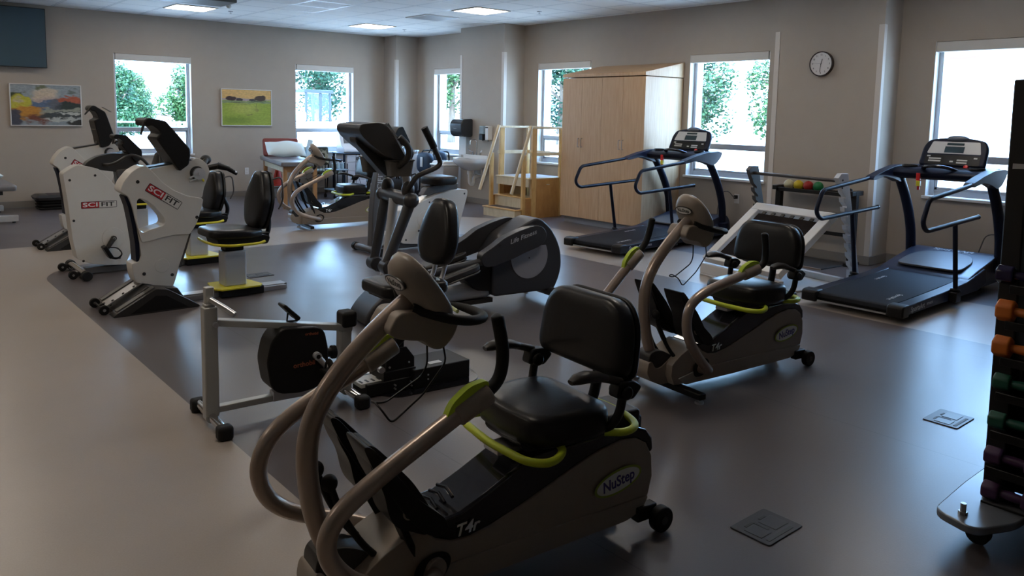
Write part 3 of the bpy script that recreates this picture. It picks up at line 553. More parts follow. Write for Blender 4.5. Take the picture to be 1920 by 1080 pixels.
def armbike(loc,label,consoleM,seat=True,sx=1.01,bt=1.02):
    t=thing('arm_exercise_bike',label,'exercise machine',loc,0.)
    # swan neck shell with an opening
    out=[(.145,.905),(.175,.975),(.232,1.045),(.297,1.085),(.335,1.088),(.396,1.025),(.453,.955),(.531,.893),(.628,.846),(.755,.818),(.742,.76),(.70,.627),(.645,.538),(.54,.545),(.43,.53),(.35,.512),(.285,.505),(.268,.60),(.252,.66),(.232,.77),(.205,.86),(.17,.885)]
    hole=[(.262,.83),(.285,.845),(.33,.825),(.384,.778),(.452,.688),(.462,.645),(.448,.625),(.339,.598),(.299,.578),(.275,.60),(.262,.68)]
    # build the shell as two loops bridged: split through the opening
    g=G()
    lower=[(.285,.505),(.35,.512),(.43,.53),(.54,.545),(.645,.538),(.70,.627),(.742,.76),(.755,.818),(.628,.846),(.531,.893),(.453,.955),(.462,.645),(.448,.625),(.339,.598),(.299,.578),(.275,.60),(.262,.68),(.262,.83),(.285,.845),(.33,.825),(.384,.778),(.452,.688)]
    ringO=out; 
    def ang(p,c=(.36,.69)): return math.atan2(p[1]-c[1],p[0]-c[0])
    def res(L,n):
        L=[Vector(p) for p in L]; per=[0]
        for i in range(len(L)): per.append(per[-1]+(L[(i+1)%len(L)]-L[i]).length)
        o=[]
        for k in range(n):
            d=per[-1]*k/n; i=max(j for j in range(len(L)) if per[j]<=d); f=(d-per[i])/(per[i+1]-per[i]); o.append(L[i].lerp(L[(i+1)%len(L)],f))
        return o
    # start both loops at matching corners (lower left) and run the same way round
    O=res(rnd([out[i] for i in range(16,-1,-1)]+[out[i] for i in range(21,16,-1)],.018,3),96); Hh=res(rnd(hole[::-1],.018,3),96)
    k0=min(range(96),key=lambda i:(O[i]-Vector((.285,.505))).length); O=O[k0:]+O[:k0]
    k1=min(range(96),key=lambda i:(Hh[i]-Vector((.285,.575))).length); Hh=Hh[k1:]+Hh[:k1]
    # radial matching of the hole samples to keep the web clean
    def match(P,Q):
        n=len(P); D=[[0.]*(n) for _ in range(2)]; return Q
    lay=[]
    for y in (-.092,.092):
        lay.append(([g.b.verts.new((p.x,y,p.y)) for p in O],[g.b.verts.new((p.x,y,p.y)) for p in Hh]))
    import mathutils
    for (A,B) in lay:
        co=[Vector((v.co.x,v.co.z)) for v in A]+[Vector((v.co.x,v.co.z)) for v in B]; n=len(A)
        ed=[(i,(i+1)%n) for i in range(n)]+[(n+i,n+(i+1)%n) for i in range(n)]
        r=mathutils.geometry.delaunay_2d_cdt(co,ed,[],0,1e-5); vs=A+B
        for f in r[2]:
            ids=[r[3][i][0] for i in f]; c=sum((co[i] for i in ids),Vector((0,0)))/3
            def inside(L,c):
                s=False
                for i in range(len(L)):
                    a,b_=L[i],L[i-1]
                    if (a.y>c.y)!=(b_.y>c.y) and c.x<(b_.x-a.x)*(c.y-a.y)/(b_.y-a.y)+a.x: s=not s
                return s
            if inside(O,c) and not inside(Hh,c): g._f([vs[i] for i in ids])
    for j in range(2):
        A,B=lay[0][j],lay[1][j]
        for i in range(96): g._f([A[i],A[(i+1)%96],B[(i+1)%96],B[i]])
    sh=obj('neck_shell',g,CREAM,t,bevel=.012,seg=3)
    badge(sh,.456,-.0925,.848,.285,.068,-.60)
    for p in ((.272,.968),(.700,.672)):
        g=G(); g.cyl((p[0],-.0935,p[1]),(p[0],-.092,p[1]),.013,16); obj('screw_cap',g,INK,sh)
    # head box behind the shell edge
    g=G(); g.prism(rnd([(.33,1.05),(.52,1.088),(.690,1.118),(.705,1.142),(.755,1.125),(.795,1.085),(.812,1.04),(.80,.985),(.765,.90),(.75,.82),(.60,.83),(.46,.90),(.36,1.0)],.02,3),-.075,.075); hd=obj('head_box',g,CREAM,t,bevel=.012,seg=3)
    g=G(); g.prism([(.345,1.063),(.52,1.090),(.680,1.119),(.678,1.130),(.52,1.100),(.342,1.073)],-.06,.06); obj('top_track',g,DGREY,hd,bevel=.002)
    g=G(); g.cyl((.712,-.074,1.020),(.712,-.082,1.020),.054,28); g.m=1; g.cyl((.724,-.082,1.014),(.724,-.105,1.014),.047,28); g.cyl((.722,-.104,1.016),(.722,-.12,1.016),.012,12)
    for d in (0,-.03): g.cyl((.70,-.095,1.005+d),(.648,-.100,.985+d),.007,10)
    g.m=2; g.cyl((.745,-.10,.975),(.757,-.10,.955),.008,8); obj('hand_crank_hub',g,[DGREY,SILVER,YEL],hd)
    g=G(); g.tube([(.79,-.03,1.05),(.86,-.06,1.065),(.90,-.09,1.075)],[.02,.024,.024],12); g.tube([(.87,-.09,1.075),(.95,-.10,1.05),(1.02,-.10,1.005)],[.028,.02,.014],12); cr_=obj('crank_grip',g,BLACK,t,sharp=60)
    g=G(); g.tube([(1.0,-.10,1.02),(1.022,-.10,1.003)],[.016,.013],10); obj('grip_end',g,STEEL,cr_)
    g=G(); g.tube([(.79,.03,1.05),(.83,.08,1.10),(.86,.12,1.12)],[.02,.022,.02],12); g.ell((.85,.12,1.11),.045,.03,.04); obj('crank_grip',g,DGREY,t,sharp=60)
    # lower leg
    g=G(); g.prism(rnd([(.262,.60),(.285,.515),(.35,.52),(.43,.538),(.54,.553),(.642,.545),(.60,.42),(.555,.29),(.545,.245),(.522,.17),(.50,.125),(.41,.155),(.31,.185),(.24,.20),(.225,.255),(.215,.35),(.262,.352),(.285,.40),(.275,.50)],.015,2),-.082,.082); lg=obj('lower_leg',g,CREAM,t,bevel=.010,seg=3)
    g=G(); g.lathe([(.052,-.0815),(.052,-.0855),(.043,-.0855),(.043,-.0815)],32,Matrix.Translation((.432,0,.312))@Matrix.Rotation(PI/2,4,'X')@Matrix.Translation((0,0,.165))); obj('ring_moulding',g,CREAM2,lg) if False else g.b.free()
    g=G(); M=Matrix(((1,0,0,.432),(0,0,1,-.0865),(0,1,0,.312),(0,0,0,1))); g.prism([(.054*math.cos(a*PI/18),.054*math.sin(a*PI/18)) for a in range(36)],0,.004,'z',M); rg=obj('ring_moulding',g,CREAM,lg,bevel=.002)
    g=G(); g.prism([(.043*math.cos(a*PI/18),.043*math.sin(a*PI/18)) for a in range(36)],-.0008,.0002,'z',M); obj('ring_centre',g,CREAM,rg)
    for p in ((.30,.262),(.505,.232)):
        g=G(); g.cyl((p[0],-.0845,p[1]),(p[0],-.082,p[1]),.013,16); obj('screw_cap',g,INK,lg)
    g=G(); g.prism([(.20,.86),(.225,.80),(.252,.66),(.275,.50),(.272,.36),(.250,.36),(.245,.50),(.225,.66),(.205,.78),(.18,.86)],-.07,.07); obj('rear_edge_strip',g,NAVY,lg)
    g=G(); g.prism([(.642,.545),(.60,.42),(.555,.28),(.580,.28),(.625,.42),(.664,.545)],-.06,.06); obj('front_edge_strip',g,GREY,lg)
    # wedge shaped feet
    for s in (-1,1):
        ya,yb=(s*.16,s*.285); ya,yb=min(ya,yb),max(ya,yb)
        g=G(); g.prism(rnd([(.025,.0),(.045,.022),(.325,.178),(.40,.165),(.42,.158),(.645,.012),(.64,0)],.012,2),ya,yb); ft=obj('wedge_foot',g,DGREY,t,bevel=.008)
        g=G(); yy=-.286 if s<0 else .285; g.prism([(.145,.012),(.325,.128),(.40,.12),(.56,.012)],yy,yy+.006 if s>0 else yy+.001); obj('foot_inset',g,BLACK,ft,bevel=.003) if s<0 else g.b.free()
        g=G(); g.prism([(.06,.038),(.315,.181),(.325,.186),(.325,.180),(.062,.030)],s*.22-.03,s*.22+.03); obj('foot_step',g,GREY,ft)
    g=G(); g.prism([(.06,.012),(.30,.180),(.52,.14),(.60,.012)],-.16,.16); cw=obj('base_core',g,DGREY,t,bevel=.006)
    g=G(); g.prism([(.03,.052),(.285,.200),(.292,.194),(.037,.044)],-.085,.055); tp=obj('tread_plate',g,STEEL,cw)
    for a in range(3):
        g=G(); g.cyl((.08+a*.075,-.06,.080+a*.0435),(.077+a*.075,-.06,.086+a*.0435),.009,10); obj('bolt',g,BLACK,tp)
    for s in (-1,1):
        g=G(); g.cyl((.0,s*.125,.036),(.0,s*.158,.036),.036,24); w=obj('wheel',g,RUB,t,bevel=.005,seg=3); g=G(); g.cyl((0,s*.125-.006*(1 if s>0 else -1),.036),(0,s*.158+s*.004,.036),.011,12); obj('wheel_hub',g,STEEL,w)
    g=G(); g.cyl((0,-.13,.036),(0,.13,.036),.009,10); g.bar((0,0,.036),(.08,0,.05),.03,.03); obj('axle',g,BLACK,t)
    tablet(t,consoleM)
    if seat: seat_unit(t,sx,bt)
    return t
CM=Matrix.Translation((.53,0,1.095))@Matrix.Rotation(math.radians(-8),4,'Y')
armbike((-7.30,-7.27),'cream arm bike nearest the camera, with the slanted red badge on its swan neck',CM)
armbike((-7.16,-4.02),'cream arm bike farthest back, mostly hidden, with its upright black console against the wall',Matrix.Translation((.60,0,1.14))@Matrix.Rotation(math.radians(14),4,'Y'))
# ------------------------------------------------------------------ the pedal bike between them
t=thing('recumbent_bike','cream recumbent bike with a wide flat side panel, pedal and level red badge','exercise machine',(-7.2,-5.74),0)
g=G(); g.prism(rnd([(-.038,.93),(.03,.978),(.078,1.003),(.16,.99),(.245,.965),(.262,.952),(.34,.865),(.42,.765),(.452,.70),(.49,.48),(.517,.241),(.49,.15),(.446,.065),(.30,.075),(.17,.10),(.05,.157),(.02,.33),(.003,.524),(-.012,.70)],.02,3),-.085,.085); bd=obj('body_shell',g,CREAM,t,bevel=.016,seg=4)
badge(bd,.245,-.086,.640,.295,.062,0)
for p in ((.015,.87),(.22,.905),(.425,.715),(.035,.505),(.10,.135),(.40,.135)):
    g=G(); g.cyl((p[0],-.0875,p[1]),(p[0],-.085,p[1]),.011,14); obj('screw_cap',g,INK,bd)
g=G(); M=Matrix(((1,0,0,.352),(0,0,1,-.0885),(0,1,0,.325),(0,0,0,1))); g.prism([(.095*math.cos(a*PI/20),.095*math.sin(a*PI/20)) for a in range(40)],0,.004,'z',M); obj('crank_cover',g,CREAM,bd,bevel=.002)
for s in (-1,1):
    g=G(); e=Vector((.352-.075*(1 if s<0 else -1),s*.115,.325-.11*(1 if s<0 else -1))); g.tube([(.352,s*.105,.325),tuple(e)],[.024,.018],14); g.cyl((.352,s*.085,.325),(.352,s*.125,.325),.022,16); ck=obj('crank',g,DGREY,t,sharp=50)
    g=G(); g.cyl((.352,s*.124,.325),(.352,s*.128,.325),.013,14); obj('crank_bolt',g,STEEL,ck)
    g=G(); g.box(-.06,.06,-.05,.05,-.018,.018,Matrix.Translation((e.x,s*.175,e.z))@Matrix.Rotation(math.radians(62),4,'Y')); pd=obj('pedal',g,BLACK,t,bevel=.006)
    g=G(); g.tube(rnd([(e.x+.01,s*.14,e.z+.035),(e.x+.09,s*.17,e.z+.03),(e.x+.13,s*.18,e.z-.03),(e.x+.08,s*.2,e.z-.07),(e.x+.02,s*.19,e.z-.05)],.03,5,False),.016,8,flat=.35); obj('pedal_strap',g,RUB,pd)
g=G(); g.prism(rnd([(.138,.985),(.17,1.03),(.241,1.072),(.341,1.096),(.42,1.102),(.496,1.099),(.56,1.05),(.60,.98),(.56,.95),(.437,.925),(.30,.945)],.03,3),-.055,.055); nk=obj('console_arm',g,DGREY,t,bevel=.02,seg=4)
g=G(); g.prism(rnd([(.40,.95),(.50,.96),(.56,.93),(.50,.62),(.46,.60),(.42,.75)],.02,3),-.06,.06); obj('front_column',g,GREY,t,bevel=.01)
for s in (-1,1):
    g=G(); g.tube(rnd([(.30,s*.06,1.0),(.33,s*.17,1.005),(.39,s*.19,1.03),(.46,s*.2,1.085),(.53,s*.2,1.09),(.60,s*.2,1.05),(.67,s*.2,.96)],.04,5,False),.014,12); obj('handlebar',g,DGREY,t,sharp=60)
tablet(t,Matrix.Translation((.545,0,1.045))@Matrix.Scale(.68,4)@Matrix.Rotation(math.radians(-12),4,'Y'))
g=G(); g.box(.12,.60,-.05,.05,.005,.062); bs=obj('base_beam',g,GREY,t,bevel=.006)
g=G()
for a in (.22,.42): g.cyl((a,-.053,.03),(a,-.05,.03),.011,12)
obj('beam_bolt',g,BLACK,bs) if False else g.b.free()
g=G(); g.cyl((.07,-.30,.045),(.07,.27,.045),.036,24); fb=obj('stabiliser_tube',g,CHROME,t)
for s,y0 in ((-1,-.30),(1,.27)):
    g=G(); g.cyl((.07,y0,.045),(.07,y0+s*.075,.045),.043,24); obj('tube_end_cap',g,RUB,fb,bevel=.006)
for y in (-.20,.25):
    g=G(); g.bar((.07,y,.045),(-.005,y,.045),.03,.035); g.cyl((-.01,y-.02,.038),(-.01,y+.02,.038),.037,24); w=obj('transport_wheel',g,RUB,t,bevel=.004); g=G(); g.cyl((-.01,y-.024,.038),(-.01,y+.024,.038),.010,12); obj('wheel_hub',g,STEEL,w)
seat_unit(t,1.13,.91,.50,.5,1.30,-.02)
# ================================================================== white recumbent bike with tall console post
t=thing('recumbent_bike','white recumbent bike behind the grey elliptical, with a tall lettered console post','exercise machine',(-4.433,-6.2),0)
g=G(); g.prism(rnd([(.30,.45),(.40,.455),(.523,.492),(.631,.531),(.76,.575),(.902,.617),(1.02,.640),(1.11,.650),(1.22,.652),(1.291,.647),(1.30,.61),(1.282,.54),(1.211,.32),(1.161,.079),(1.119,.03),(.90,.04),(.60,.06),(.41,.081),(.35,.12),(.28,.25),(.26,.38)],.02,3),-.10,.10); bd=obj('body_shell',g,CREAM,t,bevel=.018,seg=4)
g=G(); M=Matrix(((1,0,0,.70),(0,0,1,-.1035),(0,1,0,.33),(0,0,0,1))); g.prism([(.10*math.cos(a*PI/20),.10*math.sin(a*PI/20)) for a in range(40)],0,.004,'z',M); obj('crank_cover',g,CREAM,bd,bevel=.002)
for p in ((.76,.525),(1.25,.60),(.45,.12),(1.08,.10)):
    g=G(); g.cyl((p[0],-.1025,p[1]),(p[0],-.10,p[1]),.011,14); obj('screw_cap',g,INK,bd)
for s in (-1,1):
    g=G(); e=Vector((.70-s*-.10 if s<0 else .80,s*.12,.33-.12 if s<0 else .45)); e=Vector((.62,s*.13,.20)) if s<0 else Vector((.78,s*.13,.46)); g.tube([(.70,s*.115,.33),tuple(e)],[.022,.016],12); obj('crank',g,DGREY,t)
    g=G(); g.box(-.05,.05,-.045,.045,-.012,.012,Matrix.Translation((e.x,s*.19,e.z))@Matrix.Rotation(math.radians(30),4,'Y')); pd=obj('pedal',g,BLACK,t,bevel=.006); g=G(); g.tube([(e.x-.04,s*.19,e.z+.01),(e.x,s*.19,e.z+.06),(e.x+.045,s*.19,e.z+.01)],.007,8); obj('pedal_strap',g,RUB,pd)
g=G(); g.prism([(.045,.06),(.145,.06),(.165,.45),(.20,.72),(.225,.90),(.125,.90),(.085,.72),(.06,.45)],-.05,.05); ps=obj('console_post',g,GREY,t,bevel=.01,seg=3)
g=G(); g.text('SCIFIT',.085,SIDE(.150,-.051,.775,1.50),.0006,.001,0,fit=.25); obj('post_lettering',g,LTX,ps)
g=G(); g.box(.05,1.2,-.045,.045,.02,.075); obj('base_beam',g,GREY,t,bevel=.006)
for x in (.03,1.25):
    g=G(); g.cyl((x,-.24,.045),(x,.24,.045),.036,20); fb=obj('stabiliser_tube',g,GREY,t)
    for s in (-1,1):
        g=G(); g.cyl((x,s*.24,.045),(x,s*.30,.045),.044,22); obj('tube_end_cap',g,RUB,fb,bevel=.006)
g=G(); g.prism(rnd([(.70,.60),(.76,.68),(.80,.70),(1.15,.722),(1.19,.715),(1.19,.655),(.86,.62),(.82,.60)],.01,2),-.05,.05); rl=obj('seat_slide',g,GREY,t,bevel=.006); g=G(); g.box(1.04,1.19,-.052,.052,.712,.722); obj('slide_end',g,STEEL,rl)
o=rnd([(-.16,-.12),(-.10,-.19),(.13,-.20),(.17,-.15),(.17,.15),(.13,.20),(-.10,.19),(-.16,.12)],.05,4)
g=G(); g.pad(o,.095,Matrix.Translation((.935,0,.765)),dome=.006); obj('seat',g,VINYL,t,sharp=60)
g=G(); g.box(.86,.98,-.05,.05,.69,.725); obj('seat_clamp',g,BLACK,t,bevel=.006)
g=G(); g.prism(rnd([(.12,.88),(.24,.88),(.30,1.0),(.34,1.15),(.30,1.24),(.24,1.26),(.20,1.10)],.03,3),-.05,.05); obj('console_neck',g,BLACK,t,bevel=.012)
g=G(); g.prism(rnd([(.22,1.22),(.30,1.16),(.46,1.20),(.36,1.38),(.30,1.36)],.02,3),-.17,.17); obj('console',g,BLACK,t,bevel=.02,seg=3)
# ================================================================== grey elliptical
t=thing('elliptical_trainer','charcoal elliptical trainer with round grey disc on its rear housing and tall tilted console','exercise machine',(-5.7,-8.72),math.radians(-6.8))
CH=mat('charcoal_plastic',(.034,.034,.038),.36,noise=.05,nscale=60); DISC=mat('disc_grey',(.26,.25,.27),.45)
g=G(); g.prism(rnd([(.855,.10),(1.30,.10),(1.45,.10),(1.50,.20),(1.522,.30),(1.510,.42),(1.47,.52),(1.40,.62),(1.30,.70),(1.24,.70),(1.10,.64),(.97,.575),(.85,.42),(.845,.25)],.04,4),-.125,.125); bd=obj('rear_housing',g,CH,t,bevel=.025,seg=4)
cx,cz,R_=1.185,.375,.178
o=[]
for a in range(41):
    A=math.radians(28-a*(236/40)); o.append((cx+.01+R_*math.cos(A),cz+R_*math.sin(A)+.02))
g=G(); g.prism(o,-.1285,-.1245); obj('disc_panel',g,DISC,bd); g=G(); g.cyl((1.19,-.130,.385),(1.19,-.128,.385),.006,10); obj('disc_screw',g,INK,bd)
for s,dx,dz in ((-1,0,0),(1,-.05,.03)):
    ya,yb=sorted((s*.125,s*.205))
    g=G(); M=Matrix.Translation((dx,0,dz)); g.prism(rnd([(.697,.448),(.72,.47),(.806,.515),(.90,.575),(1.03,.62),(1.15,.650),(1.22,.655),(1.275,.636),(1.307,.585),(1.295,.53),(1.24,.485),(1.10,.445),(.996,.408),(.90,.385),(.814,.361),(.74,.358),(.705,.386)],.025,3),ya,yb,'y',M); lk=obj('crank_cover',g,CH,t,bevel=.018,seg=4)
    if s<0:
        g=G(); g.text('Life Fitness',.05,SIDE(1.075,-.2065,.572,.27),.0006,.0003,.35,fit=.26); obj('brand_lettering',g,LTX,lk)
        g=G(); g.cyl((.86,-.208,.52),(.86,-.205,.52),.007,10); obj('cover_screw',g,INK,lk)
g=G(); g.prism(rnd([(.55,.30),(.60,.34),(.76,.37),(.86,.36),(.87,.14),(.72,.16),(.62,.25)],.02,3),-.10,.10); obj('link_boot',g,BLACK,t,bevel=.012)
for s in (-1,1):
    g=G(); g.bar((.62,s*.17,.345),(.80,s*.17,.44),.03,.02); obj('roller_rail',g,STEEL,t,bevel=.003)
# twin silver base tubes and front cap
g=G(); g.tube([(-.05,0,.125),(.84,0,.140),(.90,0,.140)],[.066,.066,.05],24,flat=1.0); obj('base_tube',g,SILVER,t)
g=G(); g.prism([(-.1,.03),(.9,.04),(.9,.075),(-.1,.065)],-.05,.05); obj('base_skid',g,DGREY,t)
g=G(); g.prism(rnd([(-.225,.01),(-.222,.075),(-.165,.15),(-.095,.21),(-.02,.245),(.07,.225),(.12,.17),(.10,.05),(.05,.01)],.03,4),-.16,.16); cp=obj('front_cap',g,CH,t,bevel=.04,seg=5)
g=G(); g.cyl((-.10,-.164,.12),(-.10,-.159,.12),.011,12); obj('cap_screw',g,INK,cp)
g=G(); g.cyl((1.42,-.28,.085),(1.42,.28,.085),.038,22); rb=obj('rear_stabiliser',g,CH,t,bevel=.006)
for s in (-1,1):
    g=G(); g.cyl((1.42,s*.24,0.),(1.42,s*.24,.01),.024,16); g.cyl((1.42,s*.24,.01),(1.42,s*.24,.05),.007,8); obj('levelling_foot',g,STEEL,rb)
# mast: straight lower tube, curved fork to the console
g=G(); g.tube([(-.03,0,.19),(.03,0,.60),(.06,0,.90)],[.036,.036,.034],20); ms=obj('mast',g,SILVER,t)
g=G(); g.tube(rnd([(.115,0,.86),(.17,0,.96),(.165,0,1.06),(.10,0,1.15),(.0,0,1.22)],.07,6,False),.04,18,flat=.8); obj('mast_curve',g,SILVER,t,sharp=60)
g=G(); g.cyl((.085,-.22,.905),(.085,.22,.915),.052,24); g.ell((.085,-.235,.905),.058,.055,.056); g.ell((.085,.235,.912),.058,.055,.056); pv=obj('arm_pivot',g,CH,t,sharp=60)
for s in (-1,1):
    g=G(); g.ell((.09,s*.175,.975),.048,.048,.065); obj('pivot_cap',g,CH,pv,sharp=60)
    bt=(.005,s*.22,.42) if s>0 else (-.09,s*.22,.47)
    g=G(); g.tube([(.09,s*.21,.89),bt],[.042,.036],18); la=obj('lower_arm',g,CH,t)
    g=G(); g.cyl((bt[0],s*.17,bt[2]-.03),(bt[0],s*.27,bt[2]-.03),.052,22); obj('arm_knuckle',g,CH,la,bevel=.008)
    g=G(); x0=bt[0]; g.tube([(x0,s*.19,bt[2]-.06),(x0+.30,s*.17,bt[2]-.13),(.74,s*.165,.40)],[.032,.034,.03],14); obj('pedal_beam',g,CH,t)
    g=G(); px=.52 if s<0 else .60; pz=.315 if s<0 else .35
    o=rnd([(px-.27,-.07),(px-.20,-.085),(px+.12,-.085),(px+.17,-.05),(px+.17,.05),(px+.12,.085),(px-.20,.085),(px-.27,.07)],.04,4)
    M=Matrix.Translation((0,s*.17,pz))@Matrix.Translation((px,0,0))@Matrix.Rotation(math.radians(-14),4,'Y')@Matrix.Translation((-px,0,0))
    g.prism(o,-.02,.0,'z',M); g.prism(o,.0,.045,'z',M); ft=obj('foot_tray',g,DGREY,t,bevel=.012)
    g=G(); o2=[((p[0]-px)*.88+px,p[1]*.8) for p in o]; g.prism(o2,.044,.047,'z',M); obj('tray_mat',g,mat('tray_grey',(.10,.095,.09),.6),ft)
# moving handlebars
for y,pp,gp in ((-.25,[(.065,-.18,.95),(.085,-.25,1.03),(.118,-.25,1.076),(.18,-.25,1.103),(.275,-.25,1.135),(.312,-.25,1.165),(.293,-.25,1.214),(.25,-.25,1.29)],[(.256,-.25,1.28),(.241,-.25,1.311),(.177,-.25,1.422)]),(.25,[(.065,.18,.95),(.10,.24,1.03),(.20,.25,1.06),(.27,.25,1.12),(.325,.25,1.20),(.322,.25,1.229),(.298,.25,1.272),(.20,.25,1.317)],[(.21,.25,1.31),(.185,.25,1.326),(.106,.25,1.433)])):
    g=G(); g.tube(rnd(pp,.04,5,False),.0185,12); ua=obj('upper_arm',g,DGREY if y<0 else BLACK,t,sharp=60)
    g=G(); g.tube(gp,.026,12); obj('grip',g,RUB,ua,sharp=60)
for s in (-1,1):
    g=G(); g.tube(rnd([(.0,s*.10,1.13),(.0,s*.22,1.155),(.045,s*.26,1.20),(.055,s*.27,1.26),(.03,s*.27,1.31),(-.02,s*.26,1.355)],.04,5,False),.023,12); obj('fixed_grip',g,DGREY,t,sharp=60)
# console seen from the back
g=G(); g.prism(rnd([(-.30,1.405),(-.285,1.440),(-.15,1.455),(-.09,1.435),(-.045,1.375),(.06,1.205),(.02,1.185),(-.05,1.20),(-.12,1.235),(-.20,1.295),(-.27,1.355)],.025,4),-.215,.215); cs=obj('console',g,DGREY,t,bevel=.035,seg=4)
g=G(); g.prism([(-.095,1.444),(-.038,1.385),(.055,1.222),(.062,1.232),(-.028,1.392),(-.088,1.452)],-.19,.19); obj('display',g,STEEL,cs)
g=G(); g.prism(rnd([(-.26,1.36),(-.215,1.345),(-.05,1.235),(.03,1.10),(-.02,1.06),(-.09,1.13),(-.20,1.25),(-.26,1.31)],.03,3),-.055,.055); obj('console_spine',g,DGREY,t,bevel=.02,seg=3)
for s in (-1,1):
    cy=s*.155; o=rnd([(-.095,-.062),(.095,-.062),(.095,.062),(-.095,.062)],.03,4); X=-.03 if s>0 else .03; Z=1.075 if s<0 else 1.085
    g=G(); r1=[g.b.verts.new((X+p[0]*.8,cy+p[1]*.8,Z)) for p in o]; r2=[g.b.verts.new((X+p[0],cy+p[1],Z+.115)) for p in o]; r3=[g.b.verts.new((X+p[0]*.93,cy+p[1]*.9,Z+.115)) for p in o]; r4=[g.b.verts.new((X+p[0]*.74,cy+p[1]*.72,Z+.01)) for p in o]; N=len(o)
    g._f(r1[::-1]); g._f(r4)
    for a,b_ in ((r1,r2),(r2,r3),(r3,r4)):
        for i in range(N): g._f([a[i],a[(i+1)%N],b_[(i+1)%N],b_[i]])
    bh=obj('bottle_holder',g,mat('holder_brown',(.075,.068,.063),.45),t,sharp=30); g=G(); g.tube([(X+p[0]*1.02,cy+p[1]*1.03,Z+.113) for p in o],.006,6,closed=True); obj('holder_rim',g,DGREY,bh)
# ================================================================== sliding seat on a black calibrated base
t=thing('sliding_seat','black and grey sliding seat with oval backrest on a black calibrated floor base','exercise seat',(-6.49,-10.0),math.radians(-3))
g=G(); g.prism(rnd([(-.09,-.04),(.0,-.17),(.47,-.19),(.56,-.13),(.60,.04),(.57,.36),(.42,.40),(.0,.30)],.05,4),0,.008,'z'); obj('floor_plate',g,GLOSSB,t)
g=G(); g.box(.13,.50,-.115,.13,.008,.115); g.box(-.14,.14,-.09,.09,.008,.075); bx=obj('base_box',g,BLACK,t,bevel=.005)
for x,z in ((.02,.05),(.02,.03),(.12,.05),(.12,.03),(.22,.075),(.22,.05)):
    g=G(); g.cyl((x,-.118 if x>.13 else -.093,z),(x,-.11,z),.005,8); obj('bolt',g,STEEL,bx)
g=G(); g.box(-.165,.0,-.065,.065,.055,.078); sc=obj('scale_rail',g,mat('scale_white',(.62,.61,.58),.4),t,bevel=.003)
for k in range(4):
    g=G(); g.box(-.155+k*.035,-.143+k*.035,-.05,-.01,.0775,.0795); obj('scale_mark',g,INK,sc)
g=G(); g.box(.26,.34,-.07,-.03,.115,.1165); obj('scale_label',g,mat('scale_white',(.6,.6,.6)),bx)
g=G(); g.box(-.04,.16,-.085,.085,.075,.125); g.prism([(-.02,.12),(-.02,.20),(.045,.245),(.105,.245),(.155,.18),(.155,.12)],-.075,-.065); g.prism([(-.02,.12),(-.02,.20),(.045,.245),(.105,.245),(.155,.18),(.155,.12)],.065,.075); br=obj('column_bracket',g,BLACK,t,bevel=.003)
for x,z in ((.0,.145),(.12,.155),(.03,.11)):
    g=G(); g.cyl((x,-.08,z),(x,-.07,z),.006,8); obj('bolt',g,STEEL,br)
g=G(); g.cyl((-.05,-.06,.14),(-.05,-.085,.14),.018,12); obj('lock_knob',g,STEEL,br)
g=G(); g.box(.055,.115,-.03,.03,.12,.52); obj('seat_column',g,BLACK,t,bevel=.004)
g=G(); g.pad(rnd([(-.20,-.16),(.19,-.19),(.19,.19),(-.20,.16)],.06,5),.07,Matrix.Translation((.13,0,.575)),dome=.004); obj('seat',g,VINYL,t,sharp=60)
g=G(); g.box(-.02,.30,-.14,.14,.515,.54); obj('seat_pan',g,DGREY,t,bevel=.006)
an=.18; M=Matrix.Translation((.355,0,.855))@Matrix(((math.sin(an),0,-math.cos(an),0),(0,-1,0,0),(math.cos(an),0,math.sin(an),0),(0,0,0,1)))
g=G(); g.pad(rnd([(-.185,-.10),(-.12,-.155),(-.03,-.165),(.10,-.125),(.185,-.07),(.195,0),(.185,.07),(.10,.125),(-.03,.165),(-.12,.155),(-.185,.10)],.07,5),.085,M,dome=.012); obj('backrest',g,VINYL,t,sharp=60)
for y in (-.05,.05):
    g=G(); g.tube(rnd([(.20,y,.525),(.30,y,.53),(.345,y,.60),(.395,y,.76)],.03,4,False),.013,10); obj('back_bracket',g,SILVER,t)
# ================================================================== silver pedal exerciser frame
t=thing('pedal_exerciser','silver square tube pedal exerciser frame with black flywheel housing and orange lettering','exercise machine',(-7.407,-9.93),math.radians(-3))
SQ=mat('frame_silver',(.40,.40,.38),.32,.4)
g=G(); g.box(-.03,.035,-.03,.03,.05,.585); ps=obj('front_post',g,SQ,t,bevel=.006); g=G(); g.box(-.018,.022,-.02,.02,.585,.68); g.box(-.022,.026,-.024,.024,.585,.60); obj('inner_post',g,SQ,ps,bevel=.004)
g=G(); g.tube([(.0,-.03,.625),(.055,-.085,.585),(.085,-.12,.56)],.013,12); obj('adjust_lever',g,STEEL,ps); g=G(); g.cyl((.02,-.031,.50),(.02,-.05,.50),.013,10); obj('pivot_bolt',g,STEEL,ps)
g=G(); g.bar((.03,0,.505),(.735,0,.375),.06,.032); tb=obj('top_bar',g,SQ,t,bevel=.004)
g=G(); g.box(.665,.73,-.03,.03,.05,.37); rp=obj('rear_post',g,SQ,t,bevel=.006)
g=G(); g.bar((.03,0,.075),(.70,0,.075),.045,.032); obj('bottom_bar',g,SQ,t,bevel=.004)
g=G(); g.bar((.30,0,.085),(.56,0,.08),.06,.05); obj('housing_cradle',g,SILVER,t,bevel=.004)
